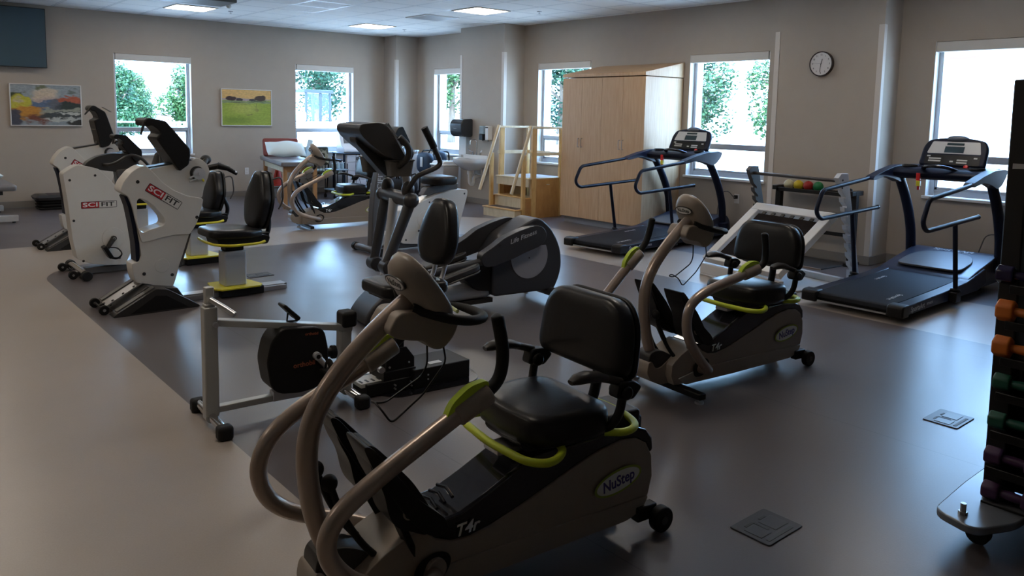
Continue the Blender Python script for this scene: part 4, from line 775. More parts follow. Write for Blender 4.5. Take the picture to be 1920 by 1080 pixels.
for x,r in ((0,.021),(.70,.021)):
    g=G(); g.cyl((x,-.19,.045),(x,.19,.045),r,20); fb=obj('cross_foot',g,CHROME,t)
    g=G(); g.cyl((x,-.02-.008,.045),(x,.028,.045),.03,16); obj('foot_clamp',g,SQ,fb)
    for s in (-1,1):
        g=G(); g.box(x-.036,x+.036,min(s*.18,s*.245),max(s*.18,s*.245),0,.068); obj('rubber_end',g,RUB,fb,bevel=.016,seg=3)
g=G(); g.prism(rnd([(.33,.445),(.52,.425),(.557,.40),(.577,.30),(.576,.19),(.53,.105),(.42,.095),(.315,.11),(.272,.15),(.252,.28),(.275,.38)],.03,4),-.075,.075); bd=obj('flywheel_housing',g,BLACK,t,bevel=.022,seg=4)
g=G(); g.text('orthobil',.035,SIDE(.445,-.0765,.243,.02),.0006,.0008,0,fit=.115); obj('brand_lettering',g,mat('lettering_orange',(.30,.085,.04),.5),bd)
g=G(); g.text('orthobil',.02,SIDE(.485,-.0765,.395,-.08),.0006,.0004,0,fit=.07); obj('brand_lettering',g,mat('lettering_orange',(.30,.085,.04),.5),bd)
for s,ex,ez in ((-1,.556,.215),(1,.46,.34)):
    g=G(); g.tube([(.508,s*.09,.278),(ex,s*.10,ez)],[.018,.014],12); g.cyl((.508,s*.07,.278),(.508,s*.105,.278),.02,16); ck=obj('crank',g,SILVER,t); g=G(); g.cyl((.508,s*.104,.278),(.508,s*.109,.278),.011,12); obj('crank_bolt',g,BLACK,ck)
    g=G(); g.box(ex-.055,ex+.055,min(s*.12,s*.21),max(s*.12,s*.21),ez-.02,ez+.008); pd=obj('pedal',g,BLACK,t,bevel=.01); g=G(); g.tube(rnd([(ex-.02,s*.13,ez+.01),(ex-.02,s*.14,ez+.05),(ex-.02,s*.19,ez+.05),(ex-.02,s*.2,ez+.01)],.02,3,False),.005,6,flat=3); obj('pedal_strap',g,RUB,pd)
g=G(); g.cyl((.575,-.02,.265),(.625,-.02,.262),.024,18); g.cyl((.615,-.02,.263),(.638,-.02,.262),.036,20); obj('resistance_knob',g,BLACK,bd,bevel=.004)
g=G(); g.prism(rnd([(.348,.545),(.363,.556),(.447,.475),(.43,.458)],.008,2),-.04,.04); dp=obj('display_unit',g,BLACK,t,bevel=.005); g=G(); g.tube([(.39,0,.50),(.385,0,.458),(.44,0,.452)],.005,6); g.tube([(.42,.0,.478),(.44,0,.452)],.005,6); obj('display_stand',g,BLACK,dp)
g=G(); g.box(.672,.755,-.05,.05,.385,.47); obj('hand_pad',g,RUB,t,bevel=.018,seg=4)
# ================================================================== treadmills
def treadmill(loc,th,label):
    t=thing('treadmill',label,'treadmill',loc,th)
    DK=mat('deck_navy',(.008,.011,.024),.38,noise=.1,nscale=30,spec=.3); BELT=mat('running_belt',(.008,.009,.013),.6,noise=.15,nscale=90,bump=.1,spec=.2)
    HN=mat('hood_navy',(.018,.022,.042),.32)
    for s in (-1,1):
        ya,yb=sorted((s*.30,s*.40)); g=G(); g.prism(rnd([(.06,.125),(.9,.145),(1.35,.165),(1.75,.235),(1.80,.10),(1.6,.055),(.06,.055)],.015,2),ya,yb); sr=obj('side_rail',g,DK,t,bevel=.008)
        g=G(); 
        for k in range(5): g.box(.30+k*.22,.46+k*.22,s*.35-.03,s*.35+.03,.0,.0012,Matrix.Translation((0,0,.1305+.0045*k))@Matrix.Rotation(-.023,4,'Y'))
        obj('grip_strip',g,mat('strip_grey',(.09,.10,.13),.6),sr,kind='stuff') if False else g.b.free()
        g=G(); ya2,yb2=sorted((s*.285,s*.415)); g.prism(rnd([(0,.045),(0,.125),(.03,.14),(.12,.142),(.12,.045)],.015,3),ya2,yb2); obj('rear_end_cap',g,BLACK,t,bevel=.012)
    g=G(); g.prism([(.035,.085),(.045,.115),(.07,.128),(1.55,.17),(1.55,.12),(.07,.075),(.045,.075)],-.305,.305); bl=obj('running_belt',g,BELT,t,bevel=.004)
    M=Matrix.Translation((.33,-.21,.136))@Matrix.Rotation(-.028,4,'Y')@Matrix.Rotation(PI,4,'Z'); g=G(); g.text('SportsArt',.05,M,.0004,.001,.1,fit=.24); obj('belt_lettering',g,LTX,bl)
    M=Matrix.Translation((.95,.18,.1535))@Matrix.Rotation(-.028,4,'Y')@Matrix.Rotation(PI,4,'Z'); g=G(); g.text('SportsArt',.04,M,.0004,.001,.1,fit=.2); obj('belt_lettering',g,LTX,bl)
    g=G(); g.box(.1,1.7,-.27,.27,.06,.075); g.box(.25,.33,-.33,.33,.03,.06); g.box(.08,.10,-.29,.29,.05,.07); fr=obj('deck_frame',g,BLACK,t)
    g=G(); g.box(.015,.03,-.28,.28,.052,.064); obj('rear_bar',g,STEEL,fr)
    for s in (-1,1):
        for x in (.29,1.9):
            g=G(); g.cyl((x,s*.30,0),(x,s*.30,.035),.025,14); g.cyl((x,s*.30,.03),(x,s*.30,.08),.012,10); obj('rubber_foot',g,RUB,t)
    g=G(); g.text('SportsArt',.06,SIDE(.30,-.402,.092,.02),.0006,.0012,.1,fit=.26); obj('side_lettering',g,LTX,t)
    g=G(); g.text('FITNESS',.028,SIDE(.53,-.402,.095,.02),.0006,.0006,.1,fit=.12); obj('side_lettering',g,LTX,t)
    # motor hood
    prof=[(1.35,.15),(1.42,.185),(1.60,.225),(1.85,.268),(2.10,.310),(2.24,.305),(2.31,.22),(2.33,.06),(1.45,.06)]
    g=G(); g.prism(rnd(prof,.04,4),-.385,.385); hd=obj('motor_hood',g,HN,t,bevel=.035,seg=4)
    g=G(); o=rnd([(1.46,-.28),(1.80,-.28),(1.97,-.20),(2.02,0),(1.97,.20),(1.80,.28),(1.46,.28)],.10,5)
    M=Matrix.Translation((1.7,0,.2555))@Matrix.Rotation(-.142,4,'Y')@Matrix.Translation((-1.7,0,0)); g.prism(o,-.012,.006,'z',M); obj('hood_inset',g,GREY,hd,bevel=.004)
    M=Matrix.Translation((2.09,0,.3105))@Matrix.Rotation(-.16,4,'Y')@Matrix.Rotation(-PI/2,4,'Z'); g=G(); g.text('SportsArt',.085,M,.0012,.0016,.1,fit=.36); obj('hood_lettering',g,LTX,hd)
    g=G(); g.text('FITNESS',.028,M@Matrix.Translation((.10,-.045,0)),.0006,.0006,.1,fit=.12); obj('hood_lettering',g,LTX,hd)
    # uprights
    for s in (-1,1):
        g=G(); g.tube(rnd([(2.10,s*.40,.20),(2.09,s*.40,.30),(2.06,s*.40,.48),(1.98,s*.40,.66),(1.86,s*.40,.84),(1.72,s*.40,1.0),(1.66,s*.40,1.05)],.08,4,False),[.058,.05,.046,.044,.043,.042,.046] if False else .046,16,flat=.9); up_=obj('upright',g,NAVY,t,sharp=60)
        g=G(); g.cyl((2.12,s*.40,.16),(2.11,s*.40,.235),.075,24); obj('upright_collar',g,NAVY,up_,bevel=.01)
        # shoulder casting and handrail
        g=G(); g.prism(rnd([(1.10,1.005),(1.12,1.035),(1.35,1.085),(1.60,1.125),(1.85,1.13),(1.93,1.12),(1.90,1.06),(1.80,.985),(1.70,.96),(1.55,1.0),(1.35,1.03),(1.15,1.0)],.03,3),min(s*.375,s*.455),max(s*.375,s*.455)); obj('shoulder',g,mat('shoulder_navy',(.010,.014,.038),.42,spec=.25),t,bevel=.02,seg=4)
        g=G(); g.tube(rnd([(1.16,s*.43,1.022),(1.119,s*.43,1.015),(.29,s*.43,.945),(.19,s*.43,.772),(.27,s*.43,.698),(1.35,s*.43,.735)],.055,6,False),.0185,14); hr=obj('handrail',g,NAVY,t,sharp=60)
        g=G(); g.cyl((1.34,s*.43,.735),(1.362,s*.43,.736),.0205,14); obj('handrail_cap',g,BLACK,hr)
        g=G(); g.cyl((.85,s*.43,.712),(.975,s*.43,.135),.019,14); po=obj('rail_post',g,NAVY,t)
        g=G(); g.cyl((.972,s*.43,.135),(.978,s*.43,.155),.042,20); g.box(.92,1.03,min(s*.39,s*.46),max(s*.39,s*.46),.05,.135); obj('post_foot',g,BLACK,po,bevel=.006)
    # cross console
    g=G(); g.prism(rnd([(1.52,1.03),(1.50,1.075),(1.58,1.115),(1.95,1.135),(2.0,1.11),(1.90,1.05),(1.70,1.0)],.03,3),-.385,.385); cb=obj('console_bridge',g,NAVY,t,bevel=.02,seg=3)
    for s in (-1,1):
        g=G(); g.lathe([(.055,1.122),(.07,1.124),(.066,1.138),(.058,1.138),(.052,1.10),(.01,1.098)],24,Matrix.Translation((1.66,s*.29,0))); obj('cup_holder',g,BLACK,cb)
    g=G(); g.tube(rnd([(1.62,.15,1.10),(1.50,.10,1.135),(1.47,0,1.145),(1.50,-.10,1.135),(1.62,-.15,1.10)],.05,5,False),.022,12,flat=.7); obj('front_grip',g,GLOSSB,cb,sharp=60)
    an=math.radians(62); M=Matrix.Translation((1.93,0,1.265))@Matrix(((0,-math.cos(PI/2-an)*0-0,0,0),)*0 or ((0,0,0,0),(0,0,0,0),(0,0,0,0),(0,0,0,1)))
    ca,sa=math.cos(an),math.sin(an)  # board axes: u = -y (reader's right), v = up the board, n = towards the user
    M=Matrix(((0,ca*.9,-sa,1.90),(-1,0,0,0),(0,sa,ca,1.265),(0,0,0,1)))
    M=Matrix(((0,ca,-sa,1.90),(-1,0,0,0),(0,sa,ca,1.265),(0,0,0,1)))
    o=rnd([(-.29,-.145),(.29,-.145),(.285,.05),(.25,.125),(.12,.152),(-.12,.152),(-.25,.125),(-.285,.05)],.035,4)
    g=G(); g.prism(o,-.055,.0,'z',M); cs=obj('console',g,NAVY,t,bevel=.02,seg=4)
    g=G(); g.prism(rnd([(-.235,-.02),(.235,-.02),(.205,.105),(-.205,.105)],.012,3),.0,.002,'z',M); fp=obj('face_plate',g,mat('face_silver',(.50,.50,.50),.35),cs)
    g=G(); g.prism([(-.085,-.01),(.085,-.01),(.085,.055),(-.085,.055)],.0018,.003,'z',M); g.prism([(-.075,.068),(.075,.068),(.075,.092),(-.075,.092)],.0018,.003,'z',M); obj('display_window',g,GLSC,fp)
    g=G(); g.prism(rnd([(-.24,-.035),(.24,-.035),(.24,-.135),(-.24,-.135)],.01,2),.0,.0015,'z',M); kp=obj('keypad',g,BLACK,cs)
    for k,(u,v,w,c) in enumerate(((-.15,-.10,.11,0),(.0,-.10,.03,0),(.09,-.085,.09,0),(.09,-.11,.09,0),(-.15,-.075,.11,0),(.2,-.06,.03,0),(-.21,-.05,.03,0))):
        g=G(); g.prism([(u-w/2,v-.007),(u+w/2,v-.007),(u+w/2,v+.007),(u-w/2,v+.007)],.0013,.003,'z',M); obj('key_row',g,mat('key_white',(.5,.5,.48),.5),kp)
    g=G(); g.lathe([(.018,.0),(.022,.01),(.018,.02),(.005,.022)],16,M@Matrix.Translation((.14,-.155,.0))); obj('stop_button',g,mat('stop_red',(.6,.02,.02),.35),cs)
    g=G(); g.text('SportsArt',.02,M@Matrix.Translation((0,.122,.0008)),.0004,.0004,.1,fit=.09); obj('console_lettering',g,LTX,cs)
    g=G(); g.box(1.50,1.53,.13,.165,1.0,1.07,Matrix.Rotation(0,4,'Y')); g.m=1; g.box(1.495,1.53,.125,.16,.95,1.0); g.m=0; g.box(1.50,1.52,.13,.15,.915,.95); obj('safety_tag',g,[mat('stop_red',(.6,.02,.02)),YEL],t,bevel=.003)
    g=G(); g.ell((1.985,0,1.385),.05,.10,.035); obj('console_fan',g,mat('fan_blue_grey',(.10,.12,.15),.4),cs)
    return t
treadmill((-2.654,-10.72),.016,'navy treadmill at the right, in front of the wide right window')
treadmill((-2.365,-7.583),.073,'navy treadmill in front of the maple wardrobe, farther from the camera')
# ================================================================== wardrobe
t=thing('wardrobe','tall maple wardrobe with four narrow doors and a sloping top','cabinet',(-.80,-6.185),0)
# local: x toward the wall (0 = door face), y along the wall
W2=.757
g=G(); g.box(.02,.79,-W2,W2,.10,2.06); cb=obj('carcass',g,MAPLE,t,bevel=.003)
g=G(); g.prism([(0,2.07),(.0,2.115),(.79,2.275),(.79,2.07)],-W2-.008,W2+.008); obj('sloping_top',g,MAPLE,t,bevel=.004)
g=G(); g.box(.08,.78,-W2+.02,W2-.02,0,.10); obj('toe_kick',g,mat('kick_grey',(.30,.31,.33),.5),t)
for k in range(4):
    y1=W2-k*.3825; y0=y1-.3825; g=G(); g.box(0,.02,y0+.0015,y1-.0015,.10,2.055); d=obj('door',g,MAPLE,t,bevel=.0015)
    hy=(y0+.03) if k%2==0 else (y1-.03); g=G(); g.tube(rnd([(0,hy,1.10),(-.03,hy,1.10),(-.03,hy,1.22),(0,hy,1.22)],.012,4,False),.0045,8); obj('handle',g,STEEL,d)
# ================================================================== training stairs
t=thing('training_stairs','wooden physiotherapy stairs with handrails, standing beside the tall maple wardrobe','stairs',(-1.27,-4.60),0)
PALE=wood('pale_birch_ply',(.60,.48,.30),(.70,.58,.39),(6,6,2),.4)
TREAD=mat('tread_mat',(.05,.035,.03),.8)
def step(x0,x1,z0,z1,nm):
    g=G(); g.box(x0,x1,-.37,.37,z0,z1-.018); s_=obj(nm,g,PALE,t,bevel=.002); g=G(); g.box(x0-.015,x1,-.385,.385,z1-.018,z1); n_=obj('tread_board',g,OAK,s_,bevel=.003); g=G(); g.box(x0+.05,x1-.02,-.33,.33,z1,z1+.002); obj('tread_mat',g,TREAD,n_)
step(0,.26,0,.145,'lower_step')
g=G(); g.box(.215,.235,-.37,.37,.145,.30); obj('riser',g,PALE,t); 
g=G(); g.box(.20,.50,-.37,.37,.295,.313); ts=obj('middle_tread',g,OAK,t,bevel=.003)
g=G(); g.box(.27,.285,-.30,.30,.145,.295); obj('riser',g,PALE,t) if False else g.b.free()
g=G(); g.box(.25,.27,-.37,.37,.47,.585); obj('fascia_board',g,PALE,t)
g=G(); g.box(.24,.94,-.39,.385,.585,.603); pf=obj('platform',g,PALE,t,bevel=.003); g=G(); g.box(.30,.92,-.33,.33,.603,.605); obj('platform_mat',g,mat('mat_grey',(.38,.37,.36),.8),pf)
for y in (-.385,.365):
    g=G(); g.box(.37,.93,y,y+.02,0,.585); g.box(.16,.37,y,y+.02,0,.295); sd=obj('side_panel',g,OAKD,t,bevel=.002)
    if y<0:
        g=G(); g.tube([(.60,y-.001,.50),(.66,y-.001,.50)],.012,10,flat=.3); obj('hand_slot',g,CREAM,sd)
for y in (-.375,.375):
    pw=.05
    g=G(); g.box(.30,.39,y-.02,y+.02,0,1.36); obj('tall_post',g,OAK,t,bevel=.004)
    g=G(); g.box(.12,.18,y-.02,y+.02,.0,.95); obj('short_post',g,OAK,t,bevel=.004)
    g=G(); g.box(.86,.91,y-.02,y+.02,.0,1.36); obj('rear_post',g,OAK,t,bevel=.004)
    g=G(); g.bar((.27,y,1.345),(.93,y,1.345),.05,.03); obj('top_rail',g,PALE,t,bevel=.005)
    g=G(); g.bar((.27,y,.955),(.93,y,.955),.022,.05); obj('mid_rail',g,PALE,t,bevel=.003)
    yy=y-.035*(1 if y<0 else -1)*(-1 if y>0 else 1)
    g=G(); g.cyl((.26,y-.03,1.37),(-.10,y-.03,.39),.024,18); obj('sloping_handrail',g,PALE,t)
g=G(); g.bar((.90,-.375,1.345),(.90,.375,1.345),.05,.03); obj('top_rail',g,PALE,t,bevel=.005)
g=G(); g.bar((.90,-.375,.955),(.90,.375,.955),.022,.05); obj('mid_rail',g,PALE,t,bevel=.003)
# ================================================================== sink corner
PORC=mat('white_porcelain',(.72,.70,.67),.15,coat=.3)
t=thing('wall_sink','white wall hung porcelain sink with gooseneck tap on the grey column','sink',(-.436,-3.08,0),0)
# x negative = away from wall
o=rnd([(0,-.33),(-.12,-.345),(-.38,-.30),(-.50,-.12),(-.50,.12),(-.38,.30),(-.12,.345),(0,.33)],.08,5)
g=G(); lay=[(1,.79),(1.0,.735),(.93,.71),(.72,.655),(.45,.60),(.25,.585)]; c=Vector((-.2,0)); N=len(o)
rings=[[g.b.verts.new((c.x+(p[0]-c.x)*k if k<1 else p[0],p[1]*k,z)) for p in o] for k,z in lay]
inn=[[g.b.verts.new((-.24+(p[0]+.24)*k,p[1]*k,z)) for p in o] for k,z in ((.93,.792),(.84,.785),(.72,.70),(.45,.665))]
seq=rings[::-1]+inn
for a,b_ in zip(seq,seq[1:]):
    for i in range(N): g._f([a[i],a[(i+1)%N],b_[(i+1)%N],b_[i]])
g._f(rings[-1]); g._f(inn[-1]); g.box(-.13,0,-.33,.33,.78,.845); obj('basin',g,PORC,t,sharp=50)
g=G(); g.cyl((-.09,0,.84),(-.09,0,.87),.025,16); g.tube(rnd([(-.09,0,.86),(-.09,0,1.10),(-.23,0,1.10),(-.23,0,1.02)],.06,7,False),.010,12); tp=obj('gooseneck_tap',g,CHROME,t,sharp=60)
for s in (-1,1):
    g=G(); g.cyl((-.09,s*.10,.84),(-.09,s*.10,.885),.018,14); g.tube([(-.09,s*.10,.885),(-.12,s*.15,.91),(-.13,s*.19,.93)],[.010,.009,.011],8); obj('wrist_blade_handle',g,CHROME,tp)
g=G(); g.tube(rnd([(-.24,0,.60),(-.24,0,.36),(-.15,0,.34),(-.15,0,.48),(0,0,.48)],.06,5,False),.028,14); g.cyl((-.24,0,.60),(-.24,0,.52),.04,16); obj('trap_pipe',g,mat('white_pipe_wrap',(.66,.64,.62),.5),t,sharp=60)
for s in (-1,1):
    g=G(); g.tube(rnd([(0,s*.10,.50),(-.06,s*.10,.50),(-.07,s*.10,.70)],.03,4,False),.014,8); obj('supply_pipe',g,mat('white_pipe_wrap',(.66,.64,.62),.5),t)
t=thing('paper_towel_dispenser','black paper towel dispenser with a white towel hanging, on the column by the sink','dispenser',(-.436,-2.68,1.14))
g=G(); o=rnd([(0,0),(-.20,.0),(-.25,.06),(-.26,.22),(-.20,.30),(0,.31)],.04,4); g.prism(o,-.165,.165); b_=obj('housing',g,mat('dispenser_black',(.025,.030,.036),.22,coat=.2),t,bevel=.02,seg=4)
g=G(); g.text('Enmotion',.022,FRONT(-.262,0,.14),.0004,.0003); b2=obj('cover_lettering',g,GREY,b_)
g=G(); g.prism([(-.10,-.30),(-.105,-.31),(-.10,0.02),(-.09,.02)],-.10,.10); obj('paper_towel',g,mat('towel_white',(.7,.7,.68),.9),t)
for y,w,l in ((-3.20,.115,'clear soap dispenser with a black base, on the column above the sink'),(-3.345,.085,'white hand sanitiser dispenser, on the column right of the soap dispenser')):
    t=thing('soap_dispenser',l,'dispenser',(-.436,y,1.10)); wh='white' in l
    g=G(); g.box(-.10,0,-w/2,w/2,.10 if not wh else .0,.235); obj('reservoir',g,mat('soap_clear',(.28,.36,.40),.15) if not wh else WHITE,t,bevel=.012,seg=3)
    g=G(); g.box(-.11,-.005,-w/2+.005,w/2-.005,0 if not wh else .2,.10 if not wh else .225); pb=obj('push_cover',g,BLACK if not wh else GREY,t,bevel=.012,seg=3)
    g=G(); g.cyl((-.06,0,.0),(-.06,0,-.015),.012,10); obj('nozzle',g,DGREY,pb)
t=thing('waste_bin','beige square waste bin with white swing lid, under the sink on its left','bin',(-.66,-2.34),0)
g=G(); lo=[(-.14,-.16),(.14,-.16),(.14,.16),(-.14,.16)]; A=[g.b.verts.new((x,y,0)) for x,y in lo]; B=[g.b.verts.new((x*1.22,y*1.22,.62)) for x,y in lo]; g._f(A[::-1]); g._f(B)
for i in range(4): g._f([A[i],A[(i+1)%4],B[(i+1)%4],B[i]])
obj('bin_body',g,mat('bin_beige',(.42,.38,.35),.5),t,bevel=.015,seg=3)
g=G(); g.box(-.185,.185,-.21,.21,.62,.66); g.prism([(-.17,.66),(.17,.66),(.12,.71),(-.12,.71)],-.18,.18); obj('swing_lid',g,PORC,t,bevel=.015,seg=3)
# corner: oxygen bottles on a trolley, walker with blue bag
TANK=mat('tank_grey',(.36,.37,.38),.35)
for i,(x,y,h,l) in enumerate(((-.52,-.78,.86,'left tall grey gas cylinder in the room corner'),(-.36,-.98,.80,'right tall grey gas cylinder in the room corner'))):
    t=thing('gas_cylinder',l,'gas cylinder',(x,y)); g=G(); g.lathe([(.07,0),(.085,.02),(.085,h-.16),(.07,h-.09),(.03,h-.05),(.028,h-.02)],24); obj('cylinder_body',g,TANK,t)
    g=G(); g.cyl((0,0,h-.03),(0,0,h+.02),.03,14); g.box(-.05,.05,-.02,.02,h-.005,h+.025); v=obj('valve',g,CHROME if i==0 else STEEL,t,bevel=.004)
t=thing('walking_frame','folded walking frame with dark blue bag and white tag below the narrow window','walking frame',(-.34,-1.62),0)
for y in (-.24,.24):
    g=G(); g.tube(rnd([(-.22,y,.02),(-.16,y,.84),(.10,y,.84),(.16,y,.02)],.06,5,False),.013,10); obj('side_frame',g,BLACK,t)
g=G(); g.cyl((-.17,-.24,.62),(-.17,.24,.62),.011,10); g.cyl((-.18,-.24,.35),(-.18,.24,.35),.011,10); obj('cross_bar',g,BLACK,t)
BAG=mat('bag_blue',(.012,.025,.05),.6,noise=.3,nscale=12)
g=G(); g.ell((-.20,.08,.62),.09,.21,.19,p=.6); g.ell((-.10,-.26,.70),.12,.10,.15,p=.8); bg_=obj('fabric_bag',g,BAG,t,sharp=60); g=G(); g.box(-.302,-.294,.02,.09,.55,.73); obj('white_tag',g,WHITE,bg_)
g=G(); g.tube([(-.19,.0,.78),(-.16,-.05,.88),(-.12,-.14,.86),(-.10,-.22,.82)],.012,8); obj('bag_strap',g,BLACK,bg_)
for y in (-.24,.24):
    g=G(); g.cyl((-.22,y-.015,.05),(-.22,y+.015,.05),.05,18); obj('wheel',g,RUB,t)
t=thing('exercise_bag','low black holdall full of straps on the floor in the room corner','bag',(-.85,-1.25),.3)
g=G(); g.ell((0,0,.17),.17,.33,.17,p=.75); b_=obj('bag_body',g,mat('black_cloth',(.012,.012,.013),.9,noise=.4,nscale=20,bump=.6),t,sharp=60)
for k in range(7):
    g=G(); a=k*.9; g.tube(rnd([(.10*math.cos(a),-.2+.06*k,.28),(.16*math.cos(a),-.2+.06*k,.42+.02*math.sin(k*2)),(.05*math.cos(a+1),-.12+.06*k,.36),(.02,-.1+.05*k,.27)],.04,4,False),.012,8); obj('strap',g,RUB,b_)
# ================================================================== treatment table corner
t=thing('treatment_table','wooden treatment table with grey padded top and raised red backrest','treatment table',(-3.30,-2.24),math.radians(77))
GP=mat('grey_vinyl_pad',(.20,.19,.19),.35); RV=mat('burgundy_vinyl',(.22,.045,.035),.4)
g=G(); g.prism(rnd([(0,-.31),(1.9,-.31),(1.9,.31),(0,.31)],.05,4),.665,.735,'z'); obj('padded_top',g,GP,t,bevel=.02,seg=4)
g=G(); g.box(.08,1.82,-.25,.25,.56,.66); obj('apron_frame',g,LEGW,t,bevel=.004) if False else g.b.free()
for y in (-.25,.23):
    g=G(); g.box(.10,1.80,y,y+.02,.57,.665); obj('apron_board',g,PALE,t,bevel=.003)
for x in (.10,1.78):
    g=G(); g.box(x,x+.02,-.25,.25,.57,.665); obj('apron_board',g,LEGW,t,bevel=.003)
    for y in (-.26,.20):
        g=G(); g.box(x-.02,x+.05,y,y+.06,0,.665); obj('leg',g,LEGW,t,bevel=.004)
g=G(); M=Matrix.Translation((1.62,0,.88))@Matrix.Rotation(math.radians(-72),4,'Y'); g.prism(rnd([(-.15,-.30),(.17,-.30),(.17,.30),(-.15,.30)],.05,4),-.03,.03,'z',M); obj('red_backrest',g,RV,t,bevel=.02,seg=4)
t=thing('pillow','white pillow leaning on the burgundy backrest of the treatment table','pillow',(-3.06,-1.13,.885),math.radians(77))
PW=mat('pillow_white',(.62,.70,.70),.7,bump=.3,nscale=14)
g=G(); n_=18; vs=[]
def pil(u,v,sg):
    k=max(0,(1-abs(u)**2.6))**.55*max(0,(1-abs(v)**2.6))**.55; e=1-.09*(1-abs(u)**2)*(abs(v)**4); f=1-.09*(1-abs(v)**2)*(abs(u)**4)
    return Vector((v*.185*f,u*.31*e,sg*.085*k+.010*math.sin(u*5+v*3)))
M=Matrix.Rotation(math.radians(-33),4,'Y')
T_=[[g.b.verts.new(M@pil(-1+2*i/n_,-1+2*j/n_,1)) for j in range(n_+1)] for i in range(n_+1)]
B_=[[T_[i][j] if i in (0,n_) or j in (0,n_) else g.b.verts.new(M@pil(-1+2*i/n_,-1+2*j/n_,-1)) for j in range(n_+1)] for i in range(n_+1)]
for i in range(n_):
    for j in range(n_):
        g._f([T_[i][j],T_[i+1][j],T_[i+1][j+1],T_[i][j+1]]); g._f([B_[i][j],B_[i][j+1],B_[i+1][j+1],B_[i+1][j]])
obj('pillow_body',g,PW,t,sharp=80)
t=thing('towel','pale blue folded towel standing at the right end of the white pillow','towel',(-2.66,-1.05,.742),math.radians(77))
g=G(); g.prism([(-.10,0),(.02,.0),(.10,.30),(.06,.31)],-.05,.03,'y',Matrix.Rotation(math.radians(18),4,'X')); obj('folded_cloth',g,mat('towel_blue',(.45,.60,.70),.9),t,bevel=.012,seg=3)
t=thing('traffic_cone','small red traffic cone on a low grey box behind the treatment table','traffic cone',(-2.84,-.30,.20),0)
g=G(); g.lathe([(.115,.015),(.10,.02),(.022,.36),(.018,.365)],24); obj('cone',g,mat('cone_red',(.65,.05,.03),.45),t); g=G(); g.prism(rnd([(-.14,-.14),(.14,-.14),(.14,.14),(-.14,.14)],.03,3),0,.016,'z'); obj('cone_base',g,mat('cone_red',(.65,.05,.03)),t)
# patterned chair
PAT,n,b=nodes('leaf_pattern_fabric'); tcx=n.nodes.new('ShaderNodeTexCoord'); vo=n.nodes.new('ShaderNodeTexVoronoi'); vo.inputs['Scale'].default_value=16; n.links.new(tcx.outputs['Object'],vo.inputs['Vector'])
rp=n.nodes.new('ShaderNodeValToRGB'); rp.color_ramp.interpolation='CONSTANT'; rp.color_ramp.elements[0].color=(.045,.05,.04,1); rp.color_ramp.elements[1].position=.42; rp.color_ramp.elements[1].color=(.36,.37,.30,1); e=rp.color_ramp.elements.new(.7); e.color=(.14,.16,.12,1)
sx2=n.nodes.new('ShaderNodeSeparateColor'); n.links.new(vo.outputs['Color'],sx2.inputs[0]); n.links.new(sx2.outputs[0],rp.inputs[0]); n.links.new(rp.outputs[0],b.inputs['Base Color']); b.inputs['Roughness'].default_value=.85
t=thing('visitor_chair','metal framed visitor chair with leaf patterned fabric back, under the second window','chair',(-2.08,-.48),-PI/2)
# local x = facing direction (towards -y world)
g=G(); g.pad(rnd([(-.27,-.25),(.27,-.25),(.27,.25),(-.27,.25)],.05,4),.07,Matrix.Translation((0,0,.44))); obj('seat',g,PAT,t,sharp=60)
M=Matrix.Translation((-.27,0,.70))@Matrix(((-math.sin(.15),0,math.cos(.15),0),(0,1,0,0),(math.cos(.15),0,math.sin(.15),0),(0,0,0,1)))
g=G(); g.pad(rnd([(-.17,-.27),(.17,-.27),(.17,.27),(-.17,.27)],.04,4),.07,M); obj('backrest',g,PAT,t,sharp=60)
for s in (-1,1):
    g=G(); g.tube(rnd([(.27,s*.28,0),(.27,s*.28,.62),(-.26,s*.28,.64),(-.36,s*.28,0)],.05,5,False),.012,10); fr=obj('leg_frame',g,BLACK,t); g=G(); g.tube([(.24,s*.28,.645),(-.15,s*.28,.655)],.022,10,flat=.5); obj('armrest',g,BLACK,fr)
# equipment cart with therapy unit
t=thing('equipment_cart','white drawer cart with black frame posts holding the therapy unit below the window','cart',(-1.46,-.42),0)
CW=mat('cart_white',(.56,.54,.55),.45)
g=G(); g.box(-.20,.22,-.20,.20,.10,.74); bd=obj('drawer_body',g,CW,t,bevel=.01)
for k,(z0,z1) in enumerate(((.60,.735),(.44,.59),(.28,.43),(.12,.27))):
    g=G(); g.box(-.19,.21,-.212,-.20,z0,z1); dr=obj('drawer',g,CW,bd,bevel=.004)
g=G(); g.cyl((.03,-.212,.665),(.03,-.218,.665),.035,20); obj('round_badge',g,GREY,bd)
g=G(); g.box(-.27,.29,-.24,.24,.75,.775); obj('cart_top',g,mat('top_dark_blue',(.05,.07,.10),.3),t,bevel=.008)
for x,y in ((-.24,-.2),(-.24,.2),(.26,-.2),(.26,.2)):
    g=G(); g.box(x-.016,x+.016,y-.016,y+.016,.07,.75); ps=obj('frame_post',g,NAVY,t); g=G(); g.cyl((x-.012,y,.035),(x+.012,y,.035),.035,16); obj('caster',g,RUB,ps)
g=G(); g.tube(rnd([(-.24,-.22,.60),(-.45,-.22,.58),(-.50,-.22,.55)],.03,4,False),.008,8); obj('side_handle',g,STEEL,t)
for y in (-.25,-.24):
    g=G(); g.tube(rnd([(-.02+(y+.25)*8,y,.75),(-.04,y-.01,.5),(-.02+(y+.25)*10,y-.01,.2)],.1,5,False),.004,6); obj('cable',g,RUB,t)
t=thing('therapy_unit','white electrotherapy unit with sloping grey screen, on top of the drawer cart','medical device',(-1.50,-.44,.777),0)
UW=mat('unit_white',(.68,.66,.66),.3)
